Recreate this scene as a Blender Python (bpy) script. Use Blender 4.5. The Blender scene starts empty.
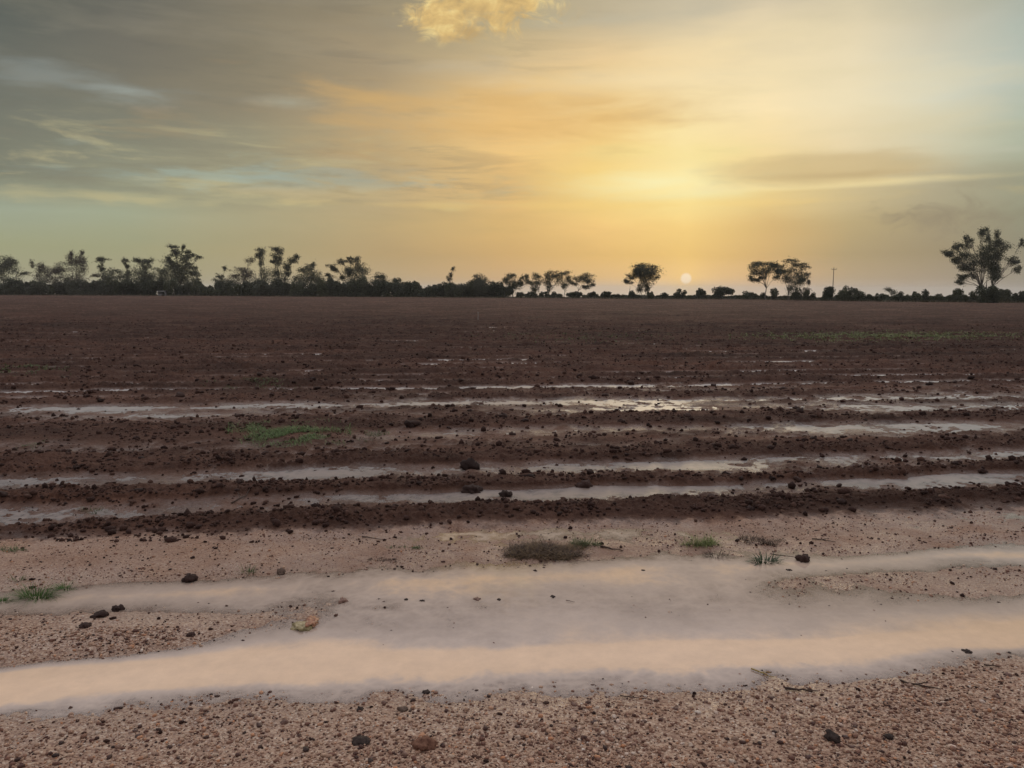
import bpy, math, random
import numpy as np
from mathutils import Matrix, Vector

C = bpy.context.scene
COL = C.collection
R = math.radians
FPX, CAM_H = 773.0, 1.70
HAZE = 0.00020

# ------------------------------------------------------------------ camera
PITCH, ROLL = math.atan(94.0 / FPX), R(0.22)
cam_rot = Matrix.Rotation(math.pi / 2 - PITCH, 3, 'X') @ Matrix.Rotation(ROLL, 3, 'Z')
cd = bpy.data.cameras.new('camera')
cam = bpy.data.objects.new('camera', cd)
COL.objects.link(cam)
cam.matrix_world = Matrix.Translation((0, 0, CAM_H)) @ cam_rot.to_4x4()
cd.sensor_width = 36.0
cd.lens = 36.0 * FPX / 1024.0
cd.clip_start, cd.clip_end = 0.05, 9000.0
C.camera = cam
RM = np.array(cam_rot)


def ray(px, py):
    v = RM @ np.array([(px - 512) / FPX, -(py - 384) / FPX, -1.0])
    return v / np.linalg.norm(v)


def at(px, py, h=0.0):
    """ground point (height h) seen at a pixel of the photograph"""
    v = ray(px, py)
    t = (h - CAM_H) / v[2]
    return np.array([v[0] * t, v[1] * t, h])


def azel(px, py):
    v = ray(px, py)
    return math.degrees(math.atan2(v[0], v[1])), math.degrees(math.asin(v[2]))


# ------------------------------------------------------------------ view
C.render.engine = 'CYCLES'
C.view_settings.view_transform = 'Standard'
C.view_settings.look = 'None'
C.view_settings.gamma = 1.0
C.view_settings.exposure = 0.0
C.view_settings.use_curve_mapping = False
C.cycles.max_bounces = 6
C.cycles.transparent_max_bounces = 12


def lin(c):
    out = []
    for v in c:
        v = v / 255.0
        out.append(v / 12.92 if v <= 0.04045 else ((v + 0.055) / 1.055) ** 2.4)
    return tuple(out)


class NT:
    """small node-graph writer"""
    def __init__(s, tree):
        s.t = tree; s.n = tree.nodes; s.l = tree.links
        s.n.clear()

    def node(s, typ, **kw):
        n = s.n.new(typ)
        for k, v in kw.items():
            setattr(n, k, v)
        return n

    def set(s, sock, v):
        if isinstance(v, bpy.types.NodeSocket):
            s.l.new(v, sock)
        else:
            if hasattr(sock, 'default_value'):
                dv = sock.default_value
                if hasattr(dv, '__len__') and len(dv) == 4 and hasattr(v, '__len__') and len(v) == 3:
                    v = (*v, 1.0)
            sock.default_value = v

    def m(s, op, a, b=0.0, c=0.0, clamp=False):
        n = s.node('ShaderNodeMath', operation=op, use_clamp=clamp)
        s.set(n.inputs[0], a); s.set(n.inputs[1], b); s.set(n.inputs[2], c)
        return n.outputs[0]

    def mix(s, f, a, b, blend='MIX'):
        n = s.node('ShaderNodeMix', data_type='RGBA', blend_type=blend)
        s.set(n.inputs[0], f); s.set(n.inputs[6], a); s.set(n.inputs[7], b)
        return n.outputs[2]

    def rng(s, v, a, b, c=0.0, d=1.0, smooth=False):
        n = s.node('ShaderNodeMapRange', interpolation_type='SMOOTHSTEP' if smooth else 'LINEAR')
        for i, q in enumerate((v, a, b, c, d)):
            s.set(n.inputs[i], q)
        return n.outputs[0]

    def vec(s, x, y, z=0.0):
        n = s.node('ShaderNodeCombineXYZ')
        s.set(n.inputs[0], x); s.set(n.inputs[1], y); s.set(n.inputs[2], z)
        return n.outputs[0]

    def noise(s, v, scale, detail=4.0, rough=0.5, dist=0.0):
        n = s.node('ShaderNodeTexNoise')
        s.set(n.inputs['Vector'], v); n.inputs['Scale'].default_value = scale
        n.inputs['Detail'].default_value = detail; n.inputs['Roughness'].default_value = rough
        n.inputs['Distortion'].default_value = dist
        return n.outputs['Fac']

    def ramp(s, f, stops, interp='LINEAR'):
        n = s.node('ShaderNodeValToRGB')
        n.color_ramp.interpolation = interp
        el = n.color_ramp.elements
        while len(el) > 1:
            el.remove(el[-1])
        el[0].position = stops[0][0]; el[0].color = (*stops[0][1], 1)
        for p, c in stops[1:]:
            e = el.new(p); e.color = (*c, 1)
        s.set(n.inputs[0], f)
        return n.outputs[0]


# ------------------------------------------------------------------ sky
SUN_AZ, SUN_EL = azel(686, 278.5)
w = bpy.data.worlds.new('World'); C.world = w; w.use_nodes = True
g = NT(w.node_tree)
tc = g.node('ShaderNodeTexCoord').outputs['Generated']
sx = g.node('ShaderNodeSeparateXYZ'); g.l.new(tc, sx.inputs[0])
X, Y, Z = sx.outputs
AZ = g.m('MULTIPLY', g.m('ARCTAN2', X, Y), 57.29578)
EL0 = g.m('MULTIPLY', g.m('ARCSINE', Z), 57.29578)
# cloud-layer coordinates: streaks lie flat, so they are long in azimuth and thin in elevation
SK = g.vec(g.m('MULTIPLY', AZ, 0.035), g.m('MULTIPLY', EL0, 0.16), 3.1)
n_big = g.noise(SK, 1.6, 5, 0.55, 0.4)
n_wisp = g.noise(g.vec(g.m('MULTIPLY', AZ, 0.10), g.m('MULTIPLY', EL0, 0.50), 9.7), 1.3, 6, 0.56, 0.25)
n_puff = g.noise(g.vec(g.m('MULTIPLY', AZ, 0.35), g.m('MULTIPLY', EL0, 0.45), 1.7), 1.6, 8, 0.62, 0.9)
EL = g.m('ADD', EL0, g.m('MULTIPLY', g.m('SUBTRACT', n_big, 0.5), g.rng(EL0, 1.5, 9, 0.0, 5.5)))
EL = g.m('ADD', EL, g.m('MULTIPLY', g.m('SUBTRACT', n_wisp, 0.5), g.rng(EL0, 3, 9, 0.0, 1.4)))
AZW = g.m('ADD', AZ, g.m('MULTIPLY', g.m('SUBTRACT', n_wisp, 0.5), 3.0))
cols_px = [0, 128, 256, 384, 512, 600, 686, 768, 850, 940, 1024]
sky_rows = [
    (292, [(165,160,130),(168,160,128),(178,164,134),(195,174,145),(212,188,156),(222,200,168),(232,210,174),(216,194,162),(195,180,158),(182,170,150),(162,155,140)]),
    (278, [(163,160,128),(165,159,126),(174,162,126),(188,166,126),(208,174,126),(222,188,130),(240,205,140),(206,176,132),(178,162,130),(163,150,126),(148,142,124)]),
    (255, [(160,162,128),(160,160,126),(172,160,122),(185,160,116),(208,172,114),(226,188,118),(234,198,122),(207,175,118),(172,156,118),(154,143,116),(140,136,116)]),
    (225, [(160,168,146),(162,168,142),(172,164,130),(188,166,122),(218,182,118),(240,200,128),(246,212,134),(216,184,124),(188,170,126),(164,153,124),(147,147,124)]),
    (190, [(128,130,113),(150,150,126),(166,160,130),(188,168,128),(226,188,124),(245,214,134),(252,232,158),(238,212,146),(212,194,148),(184,177,148),(165,166,142)]),
    (150, [(118,120,108),(130,130,114),(150,144,120),(186,164,124),(240,200,132),(245,210,136),(251,230,166),(248,224,168),(234,216,174),(210,204,174),(180,187,166)]),
    (110, [(108,110,101),(122,119,105),(145,135,112),(183,161,124),(234,196,132),(242,211,148),(250,229,176),(253,231,182),(242,227,190),(216,214,192),(186,194,182)]),
    (60,  [(98,102,95),(114,111,100),(136,127,106),(166,149,120),(214,188,142),(238,208,156),(245,221,172),(243,224,180),(233,218,182),(206,201,179),(178,186,174)]),
    (5,   [(90,93,84),(106,106,97),(130,122,104),(154,142,115),(180,166,132),(192,178,148),(204,192,164),(214,200,172),(204,194,166),(184,181,158),(166,167,148)]),
]
AZF = g.rng(AZW, -45, 45)
sky = None; prev = None
for py, cols in sky_rows:
    st = [((azel(px, py)[0] + 45) / 90, lin(c)) for px, c in zip(cols_px, cols)]
    r_ = g.ramp(AZF, st)
    e = azel(512, py)[1]
    sky = r_ if sky is None else g.mix(g.rng(EL, prev, e), sky, r_)
    prev = e
# unseen sky: overcast overhead brightened to light the ground, dimmed behind for relief
over = tuple(1.42 * c for c in (0.92, 0.90, 0.93))
sky = g.mix(g.rng(EL0, 19.6, 27, smooth=True), sky, (over[0] * 1.0, over[1] * 1.0, over[2] * 1.0))
sky = g.mix(g.rng(g.m('ABSOLUTE', AZ), 46, 110, smooth=True), sky, (0.50, 0.48, 0.50))


def blob(px, py, rx, ry, warp=1.0, soft=1.0, src=None, edge0=1.15, edge1=-0.35):
    """soft elliptical cloud patch on the sky, outline broken by noise"""
    a, e = azel(px, py); ra = rx / 13.5; re = ry / 13.5
    dx = g.m('DIVIDE', g.m('SUBTRACT', AZ, a), ra)
    dy = g.m('DIVIDE', g.m('SUBTRACT', EL0, e), re)
    d = g.m('SQRT', g.m('ADD', g.m('MULTIPLY', dx, dx), g.m('MULTIPLY', dy, dy)))
    d = g.m('ADD', d, g.m('MULTIPLY', g.m('SUBTRACT', src or n_wisp, 0.5), 3.0 * warp))
    return g.rng(d, edge0, edge1, smooth=True)


def put(mask, col, k=1.0):
    global sky
    sky = g.mix(g.m('MULTIPLY', mask, k), sky, lin(col))


# mottled streaky deck on the left
n_w2 = g.noise(g.vec(g.m('MULTIPLY', AZ, 0.085), g.m('MULTIPLY', EL0, 0.62), 21.3), 1.5, 8, 0.64, 0.35)
n_w3 = g.noise(g.vec(g.m('MULTIPLY', AZ, 0.05), g.m('MULTIPLY', EL0, 0.30), 5.3), 1.5, 7, 0.6, 0.3)
reg = g.m('MULTIPLY', g.m('MULTIPLY', g.rng(EL0, 4.6, 7.0, smooth=True), g.rng(EL0, 12.2, 9.0, smooth=True)), g.rng(AZW, 6.0, -6.0, smooth=True))
sky = g.mix(g.m('MULTIPLY', reg, g.rng(n_w2, .50, .68, 0, .42, smooth=True)), sky, lin((204, 192, 146)))
sky = g.mix(g.m('MULTIPLY', reg, g.rng(n_w2, .50, .36, 0, .32, smooth=True)), sky, lin((124, 121, 106)))
sky = g.mix(g.m('MULTIPLY', reg, g.rng(n_w3, .55, .68, 0, .50, smooth=True)), sky, lin((160, 178, 168)))
reg2 = g.m('MULTIPLY', g.rng(EL0, 9.5, 12.5, smooth=True), g.rng(AZW, 12.0, -4.0, smooth=True))
sky = g.mix(g.m('MULTIPLY', reg2, g.rng(n_w3, .48, .66, 0, .18, smooth=True)), sky, lin((160, 152, 132)))
sky = g.mix(g.m('MULTIPLY', reg2, g.rng(n_w2, .48, .34, 0, .16, smooth=True)), sky, lin((98, 97, 90)))
put(blob(120, 84, 120, 14, 1.5), (146, 154, 150), 0.5)
put(blob(292, 103, 40, 8, 1.0), (176, 178, 162), 0.6)
put(blob(130, 92, 40, 8, 1.2), (168, 176, 168), 0.5)
put(blob(250, 178, 150, 14, 2.4), (158, 176, 168), 0.55)
put(blob(120, 198, 180, 8, 2.0), (198, 186, 140), 0.6)
put(blob(330, 194, 150, 8, 2.0), (212, 188, 136), 0.5)
put(blob(400, 132, 170, 34, 2.0), (190, 158, 112), 0.35)
put(blob(470, 68, 90, 14, 1.2), (208, 192, 160), 0.5)
put(blob(520, 122, 210, 40, 0.8, edge1=-.1), (234, 188, 116), 0.65)
put(blob(640, 80, 160, 12, 1.2), (250, 230, 186), 0.45)
put(blob(600, 20, 160, 10, 1.2), (190, 186, 166), 0.45)
put(blob(640, 150, 130, 14, 1.6), (255, 236, 160), 0.4)
put(blob(660, 182, 110, 20, 0.8, edge1=-0.3), (254, 246, 190), 0.85)
put(blob(860, 100, 160, 45, 1.0, edge1=-0.2), (240, 226, 184), 0.35)
put(blob(820, 184, 140, 5, 0.5, edge1=.2), (252, 232, 172), 0.6)
put(blob(828, 168, 132, 17, 0.35, edge0=1.05, edge1=.45), (206, 182, 134), 0.62)
put(blob(850, 174, 100, 4, 0.5), (190, 166, 122), 0.5)
put(blob(930, 160, 40, 6, 0.5), (188, 180, 146), 0.4)
put(blob(950, 215, 60, 16, 1.4, src=n_puff), (138, 130, 110), 0.55)
put(blob(640, 205, 330, 5, 1.5), (250, 214, 130), 0.35)
put(blob(1000, 150, 90, 6, 1.5), (200, 202, 182), 0.4)
# the ragged lit cloud at the top
cl = blob(502, -8, 62, 34, .9, src=n_puff, edge0=1.2, edge1=0.45)
cl = g.m('MAXIMUM', cl, blob(449, 20, 38, 27, .8, src=n_puff, edge0=1.2, edge1=0.45))
cl = g.m('MULTIPLY', cl, g.rng(EL0, azel(480, 52)[1], azel(480, 34)[1], smooth=True))
n_cl = g.noise(g.vec(g.m('MULTIPLY', AZ, 0.3), g.m('MULTIPLY', EL0, 0.4), 4.4), 1.5, 5, 0.55, 0.3)
ccol = g.ramp(n_cl, [(0.36, lin((196, 164, 110))), (0.5, lin((228, 192, 124))), (0.62, lin((250, 222, 150)))])
sky = g.mix(g.m('MULTIPLY', cl, 0.9), sky, ccol)
# fine streak brightness
sky = g.mix(1.0, sky, g.mix(g.rng(EL0, 1, 6), (1, 1, 1), g.ramp(n_wisp, [(0.25, (0.92, 0.93, 0.94)), (0.5, (1, 1, 1)), (0.75, (1.05, 1.045, 1.03))])), 'MULTIPLY')
# the sun behind thin cloud and the glow round it
saz, sel = R(SUN_AZ), R(SUN_EL)
sdir = (math.sin(saz) * math.cos(sel), math.cos(saz) * math.cos(sel), math.sin(sel))
dp = g.node('ShaderNodeVectorMath', operation='DOT_PRODUCT')
nrm = g.node('ShaderNodeVectorMath', operation='NORMALIZE'); g.l.new(tc, nrm.inputs[0])
g.l.new(nrm.outputs[0], dp.inputs[0]); dp.inputs[1].default_value = sdir
ang = g.m('MULTIPLY', g.m('ARCCOSINE', g.m('MINIMUM', dp.outputs['Value'], 0.9999999)), 57.29578)
glow = g.m('POWER', g.rng(ang, 2.6, 0.2), 2.5)
sky = g.mix(g.m('MULTIPLY', glow, 0.45), sky, lin((252, 214, 128)))
sky = g.mix(g.rng(ang, 0.46, 0.27, 0, .9, smooth=True), sky, (0.98, 0.84, 0.60))
nis = g.node('ShaderNodeTexSky', sky_type='NISHITA', sun_disc=False)
nis.sun_elevation = R(max(SUN_EL, 1.0)); nis.sun_rotation = saz
bg1 = g.node('ShaderNodeBackground'); g.l.new(nis.outputs[0], bg1.inputs[0]); bg1.inputs[1].default_value = 0.1
bg2 = g.node('ShaderNodeBackground'); g.l.new(sky, bg2.inputs[0]); bg2.inputs[1].default_value = 1.0
ms = g.node('ShaderNodeMixShader'); ms.inputs[0].default_value = 0.96      # cloud cover
g.l.new(bg1.outputs[0], ms.inputs[1]); g.l.new(bg2.outputs[0], ms.inputs[2])
wo = g.node('ShaderNodeOutputWorld'); g.l.new(ms.outputs[0], wo.inputs[0])

# ------------------------------------------------------------------ sun
sl = bpy.data.lights.new('sun', 'SUN'); sl.energy = 0.5; sl.angle = R(22); sl.color = (1.0, 0.78, 0.50)
so = bpy.data.objects.new('sun', sl); COL.objects.link(so)
so.rotation_euler = (math.pi / 2 - R(2.0), 0, math.pi - saz)


# ------------------------------------------------------------------ helpers
def tag(o, label=None, cat=None, group=None, kind=None):
    if label: o['label'] = label
    if cat: o['category'] = cat
    if group: o['group'] = group
    if kind: o['kind'] = kind
    return o


def mesh_obj(name, V, F, mat, parent=None, smooth=True, attrs=None, loc=None):
    V = np.asarray(V, dtype=np.float32)
    me = bpy.data.meshes.new(name)
    F = np.asarray(F, dtype=np.int32)
    me.vertices.add(len(V)); me.vertices.foreach_set('co', V.ravel())
    k = F.shape[1]
    me.loops.add(F.size); me.loops.foreach_set('vertex_index', F.ravel())
    me.polygons.add(len(F))
    me.polygons.foreach_set('loop_start', np.arange(0, F.size, k, dtype=np.int32))
    me.polygons.foreach_set('use_smooth', np.full(len(F), smooth, dtype=bool))
    if attrs:
        for an, dat in attrs.items():
            dat = np.asarray(dat, dtype=np.float32)
            if dat.ndim == 1:
                a = me.attributes.new(an, 'FLOAT', 'POINT'); a.data.foreach_set('value', dat)
            else:
                a = me.attributes.new(an, 'FLOAT_VECTOR', 'POINT'); a.data.foreach_set('vector', dat.ravel())
    me.update(calc_edges=True)
    me.materials.append(mat)
    o = bpy.data.objects.new(name, me); COL.objects.link(o)
    if parent: o.parent = parent
    if loc is not None: o.location = loc
    return o


def empty(name, loc):
    o = bpy.data.objects.new(name, None); COL.objects.link(o); o.location = loc
    o.empty_display_size = 0.2
    return o


def new_mat(name):
    m = bpy.data.materials.new(name); m.use_nodes = True
    return m, NT(m.node_tree)


def finish(gr, shader, disp=None):
    o = gr.node('ShaderNodeOutputMaterial'); gr.l.new(shader, o.inputs[0])


def pbsdf(gr, col, rough, spec=0.3, normal=None):
    b = gr.node('ShaderNodeBsdfPrincipled')
    gr.set(b.inputs['Base Color'], col); gr.set(b.inputs['Roughness'], rough)
    b.inputs['Specular IOR Level'].default_value = spec
    if normal is not None: gr.l.new(normal, b.inputs['Normal'])
    return b.outputs[0]


def attr(gr, name, vec=False):
    a = gr.node('ShaderNodeAttribute', attribute_name=name)
    return a.outputs['Color'] if vec else a.outputs['Fac']


def bump(gr, h, strength, dist, nrm=None):
    b = gr.node('ShaderNodeBump'); gr.set(b.inputs['Strength'], strength)
    b.inputs['Distance'].default_value = dist; gr.set(b.inputs['Height'], h)
    if nrm is not None: gr.l.new(nrm, b.inputs['Normal'])
    return b.outputs[0]


# ------------------------------------------------------------------ numpy noise
_r = np.random.RandomState(7)
_perm = _r.permutation(1024)
_ga = _r.rand(1024) * 2 * np.pi
_gx, _gy = np.cos(_ga), np.sin(_ga)


def perlin(x, y, seed=0):
    x = x + seed * 17.31; y = y + seed * 9.77
    xi = np.floor(x).astype(np.int64); yi = np.floor(y).astype(np.int64)
    xf = x - xi; yf = y - yi
    u = xf * xf * xf * (xf * (xf * 6 - 15) + 10); v = yf * yf * yf * (yf * (yf * 6 - 15) + 10)

    def gr_(ix, iy, dx, dy):
        h = _perm[(_perm[ix & 1023] + iy) & 1023]
        return _gx[h] * dx + _gy[h] * dy
    a = gr_(xi, yi, xf, yf); b = gr_(xi + 1, yi, xf - 1, yf)
    c = gr_(xi, yi + 1, xf, yf - 1); d = gr_(xi + 1, yi + 1, xf - 1, yf - 1)
    return ((a + (b - a) * u) * (1 - v) + (c + (d - c) * u) * v) * 1.5


# ------------------------------------------------------------------ terrain grid
SL = 0.125                                       # furrows run 7 degrees off the picture plane
ys = [2.15]
while ys[-1] < 190:
    ys.append(ys[-1] + 0.00082 * ys[-1] ** 1.7)
ys = np.array(ys)
rows = np.concatenate([[-3000, -800, -200, -50, -12, -3, 0.2, 1.2, 1.8], ys, [230, 300, 450, 700, 1100, 1800, 3000]])
sd = np.linspace(-0.84, 0.84, 1290)
side = np.array([0.87, 0.95, 1.1, 1.4, 2, 3, 5, 9, 20, 80, 400])
scol = np.concatenate([-side[::-1], sd, side])
ww = np.where(rows >= 2.15, rows, 2.15 + np.abs(rows - 2.15))
GX = scol[None, :] * ww[:, None]
GX = np.sign(GX) * np.minimum(np.abs(GX), 3000 + np.abs(scol)[None, :])
GY = np.repeat(rows[:, None], len(scol), 1)

PXC = [0, 170, 340, 512, 680, 850, 1024]
# ribbons of the relief, near to far: (pixel rows at PXC, heights, clod amplitude, soil share)
def rib(y, h, a, s):
    h = h if isinstance(h, (list, tuple)) else [h] * 7
    return (y, h, a, s)
ribs = [
    rib([800, 800, 800, 800, 800, 800, 800], .045, .005, 0),
    rib([752, 738, 727, 722, 715, 708, 695], .016, .005, 0),
    rib([727, 713, 702, 698, 690, 681, 664], .000, .004, 0),
    rib([714, 699, 688, 685, 677, 668, 653], -.0065, .0065, 0),
    rib([698, 683, 671, 665, 657, 650, 640], -.030, .003, 0),
    rib([682, 664, 648, 648, 642, 638, 628], [-.022, -.020, -.014, -.012, -.012, -.014, -.016], .003, 0),
    rib([669, 650, 630, 628, 625, 618, 610], [0, -.001, -.007, -.009, -.009, -.009, -.009], .002, 0),
    rib([642, 628, 612, 608, 605, 590, 586], [.018, .016, -.005, -.006, -.006, .000, .005], .004, 0),
    rib([619, 613, 602, 596, 588, 577, 572], [0, 0, -.006, -.008, -.008, .003, .004], .004, 0),
    rib([602, 596, 585, 578, 572, 564, 557], [-.008, -.011, -.012, -.013, -.012, -.012, -.014], .003, 0),
    rib([590, 582, 571, 561, 555, 553, 544], [.001, 0, 0, -.001, -.001, 0, 0], .004, .05),
    rib([566, 560, 552, 547, 545, 543, 534], [.022, .022, .014, .004, .0, .006, .008], .007, .22),
    rib([548, 544, 539, 535, 533, 531, 524], [.026, .022, .006, -.006, -.006, .002, -.001], .007, .27),
    rib([540, 535, 530, 526, 522, 518, 511], [.03, .024, .014, .004, .006, .014, .008], .010, .50),
    rib([532, 527, 522, 517, 513, 506, 500], .036, .022, .85),
    rib([525, 519, 513, 508, 503, 497, 490], .068, .042, 1),
    rib([521, 514, 507, 502, 497, 491, 484], .006, .026, 1),
    rib([514, 507, 500, 494, 489, 483, 477], [-.001, .000, -.004, -.013, -.013, -.009, -.009], .026, .85),
    rib([506, 499, 494, 489, 484, 478, 471], [.01, .01, .006, -.004, 0, .0, .006], .018, .9),
    rib([498, 492, 486, 481, 477, 471, 465], .060, .046, 1),
    rib([487, 482, 476, 471, 467, 464, 459], .002, .018, 1),
    rib([482, 478, 471, 466, 463, 459, 454], [-.001, -.003, -.002, -.001, -.004, -.004, -.005], .027, .95),
    rib([477, 473, 467, 462, 459, 455, 450], .012, .024, 1),
    rib([468, 465, 459, 455, 451, 447, 443], .060, .046, 1),
    rib([452, 449, 446, 442, 440, 436, 433], .020, .020, .9),
    rib([438, 436, 434, 430, 428, 426, 423], [.03, .03, .03, .020, .006, .002, .008], .014, .9),
    rib([428, 427, 424, 421, 419, 417, 415], .055, .044, 1),
    rib([419, 417, 414, 411, 409, 407, 405], [.01, .01, .012, .004, .0, .0, .002], .022, 1),
    rib([414, 412, 409, 407, 405, 403, 401], .018, .018, 1),
    rib([410, 408, 405, 403, 401, 399, 397], -.012, .030, .9),
    rib([406, 404, 402, 400, 398, 396, 394], .016, .020, 1),
    rib([401, 399, 397, 395, 393, 391, 389], .05, .044, 1),
    rib([396, 394, 391, 389, 387, 385, 383], .008, .026, 1),
]
pxs = np.array(PXC, float)
cam_px = lambda s: 512 + FPX * s * math.cos(PITCH)       # column of a ground direction, good enough
D = np.zeros((len(ribs), 7)); H = np.zeros((len(ribs), 7)); SS = np.zeros((len(ribs), 7))
for i, (py, h, a, s_) in enumerate(ribs):
    for j, px in enumerate(PXC):
        p = at(px, py[j], h[j])
        D[i, j] = p[1] - SL * p[0]; H[i, j] = h[j]; SS[i, j] = p[0] / p[1]
AMP = np.array([r[2] for r in ribs]); SOIL = np.array([r[3] for r in ribs])
VMAX = D[-1].mean()
V_ = GY - SL * GX
HH = np.zeros_like(GX); AA = np.zeros_like(GX); SO = np.zeros_like(GX)
inner = rows < 16
ri = np.where(inner)[0]
warp = perlin(GX[ri] * 0.9, GY[ri] * 0.9, 3) * 0.07 + perlin(GX[ri] * 2.6, GY[ri] * 2.6, 4) * 0.05
for c in range(len(scol)):
    s = np.clip(scol[c], -0.9, 0.9)
    dk = np.array([np.interp(s, SS[i], D[i]) for i in range(len(ribs))])
    hk = np.array([np.interp(s, SS[i], H[i]) for i in range(len(ribs))])
    dk = np.maximum.accumulate(dk + np.arange(len(dk)) * 1e-5)
    vv = V_[ri, c] + warp[:, c] * np.clip((V_[ri, c] - 2.5) / 3, 0.25, 1)
    HH[ri, c] = np.interp(vv, dk, hk); AA[ri, c] = np.interp(vv, dk, AMP); SO[ri, c] = np.interp(vv, dk, SOIL)
# light smoothing across the knots
K = 4
hs = HH[ri].copy()
for k in range(K):
    hs[1:-1] = (hs[:-2] + hs[1:-1] * 2 + hs[2:]) / 4
HH[ri] = hs
# regular furrows beyond
PER = 1.06
farw = np.clip((V_ - (VMAX - 0.3)) / 0.6, 0, 1)
lat = GX * 0.18
lowN = perlin(lat, V_ * 0.55, 11) + 0.5 * perlin(lat * 2.3, V_ * 0.9, 12)
vw = V_ + 0.12 * perlin(GX * 0.2, GY * 0.2, 13)
fur = 0.042 * np.cos(2 * np.pi * (vw - VMAX + 0.2) / PER)
fade = np.clip(1.5 - GY / 70.0, 0.25, 1)
hf = (fur * 1.2 * fade + 0.033 + 0.036 * lowN + 0.02 * perlin(GX * 0.7, V_ * 1.4, 14))
hf = np.maximum(hf, -0.03 + 0.05 * np.clip((GY - 20) / 24, 0, 1))
HH = HH * (1 - farw) + hf * farw
AA = AA * (1 - farw) + (0.058 * farw)
SO = SO * (1 - farw) + farw
# clods and roughness
vis = (GY > 0) & (GY < 230)
def clump(scale, seed, ax=1.0):
    return np.abs(perlin(GX * scale * ax, GY * scale, seed))
rough = (0.9 * clump(1.9, 21) + 0.75 * clump(4.1, 22) + 0.6 * clump(9, 23) + 0.42 * clump(19, 24) - 0.62)
fine = 0.3 * clump(38, 25) - 0.08
patchy = 0.65 + 0.7 * np.clip(perlin(GX * 0.7, GY * 0.7, 26) + 0.4, 0, 1.2)
HH = HH + AA * (rough * patchy * 1.25 + fine * np.clip(1.6 - GY / 12, 0, 1)) + SO * (0.014 * perlin(GX * 0.6, GY * 1.2, 27) + 0.024 * perlin(GX * 0.30, V_ * 1.1, 29))
HH = HH + (1 - SO) * 0.004 * perlin(GX * 1.3, GY * 1.6, 28) * (AA > 0.0015)
HH[~vis] = 0.03
HH = np.where(GY > 190, 0.03, HH)
SO[rows < 0] = 0
edge_y = np.interp(scol, [-.7, 0, .2, .35, .5, .7], [215, 178, 160, 150, 128, 120])[None, :] + 34
HH = HH - np.clip(GY - edge_y, 0, None) * .016

nr, nc = GX.shape
idx = np.arange(nr * nc).reshape(nr, nc)
quads = np.stack([idx[:-1, :-1], idx[:-1, 1:], idx[1:, 1:], idx[1:, :-1]], -1)
VV = np.stack([GX, GY, HH], -1).reshape(-1, 3)
so_f = SO[:-1, :-1]
# the field starts at the foot of the first ridge
vline = np.array([np.interp(np.clip(s, -.9, .9), SS[13], D[13]) for s in scol])[None, :]
isfield = (V_[:-1, :-1] > vline[:, :-1])


def sub_obj(name, mask, Vsrc, mat, attrs, kind='structure'):
    q = quads[mask].reshape(-1, 4)
    used, inv = np.unique(q, return_inverse=True)
    o = mesh_obj(name, Vsrc[used], inv.reshape(-1, 4), mat, attrs={k: a.reshape(-1)[used] for k, a in attrs.items()})
    tag(o, kind=kind)
    return o


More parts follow.
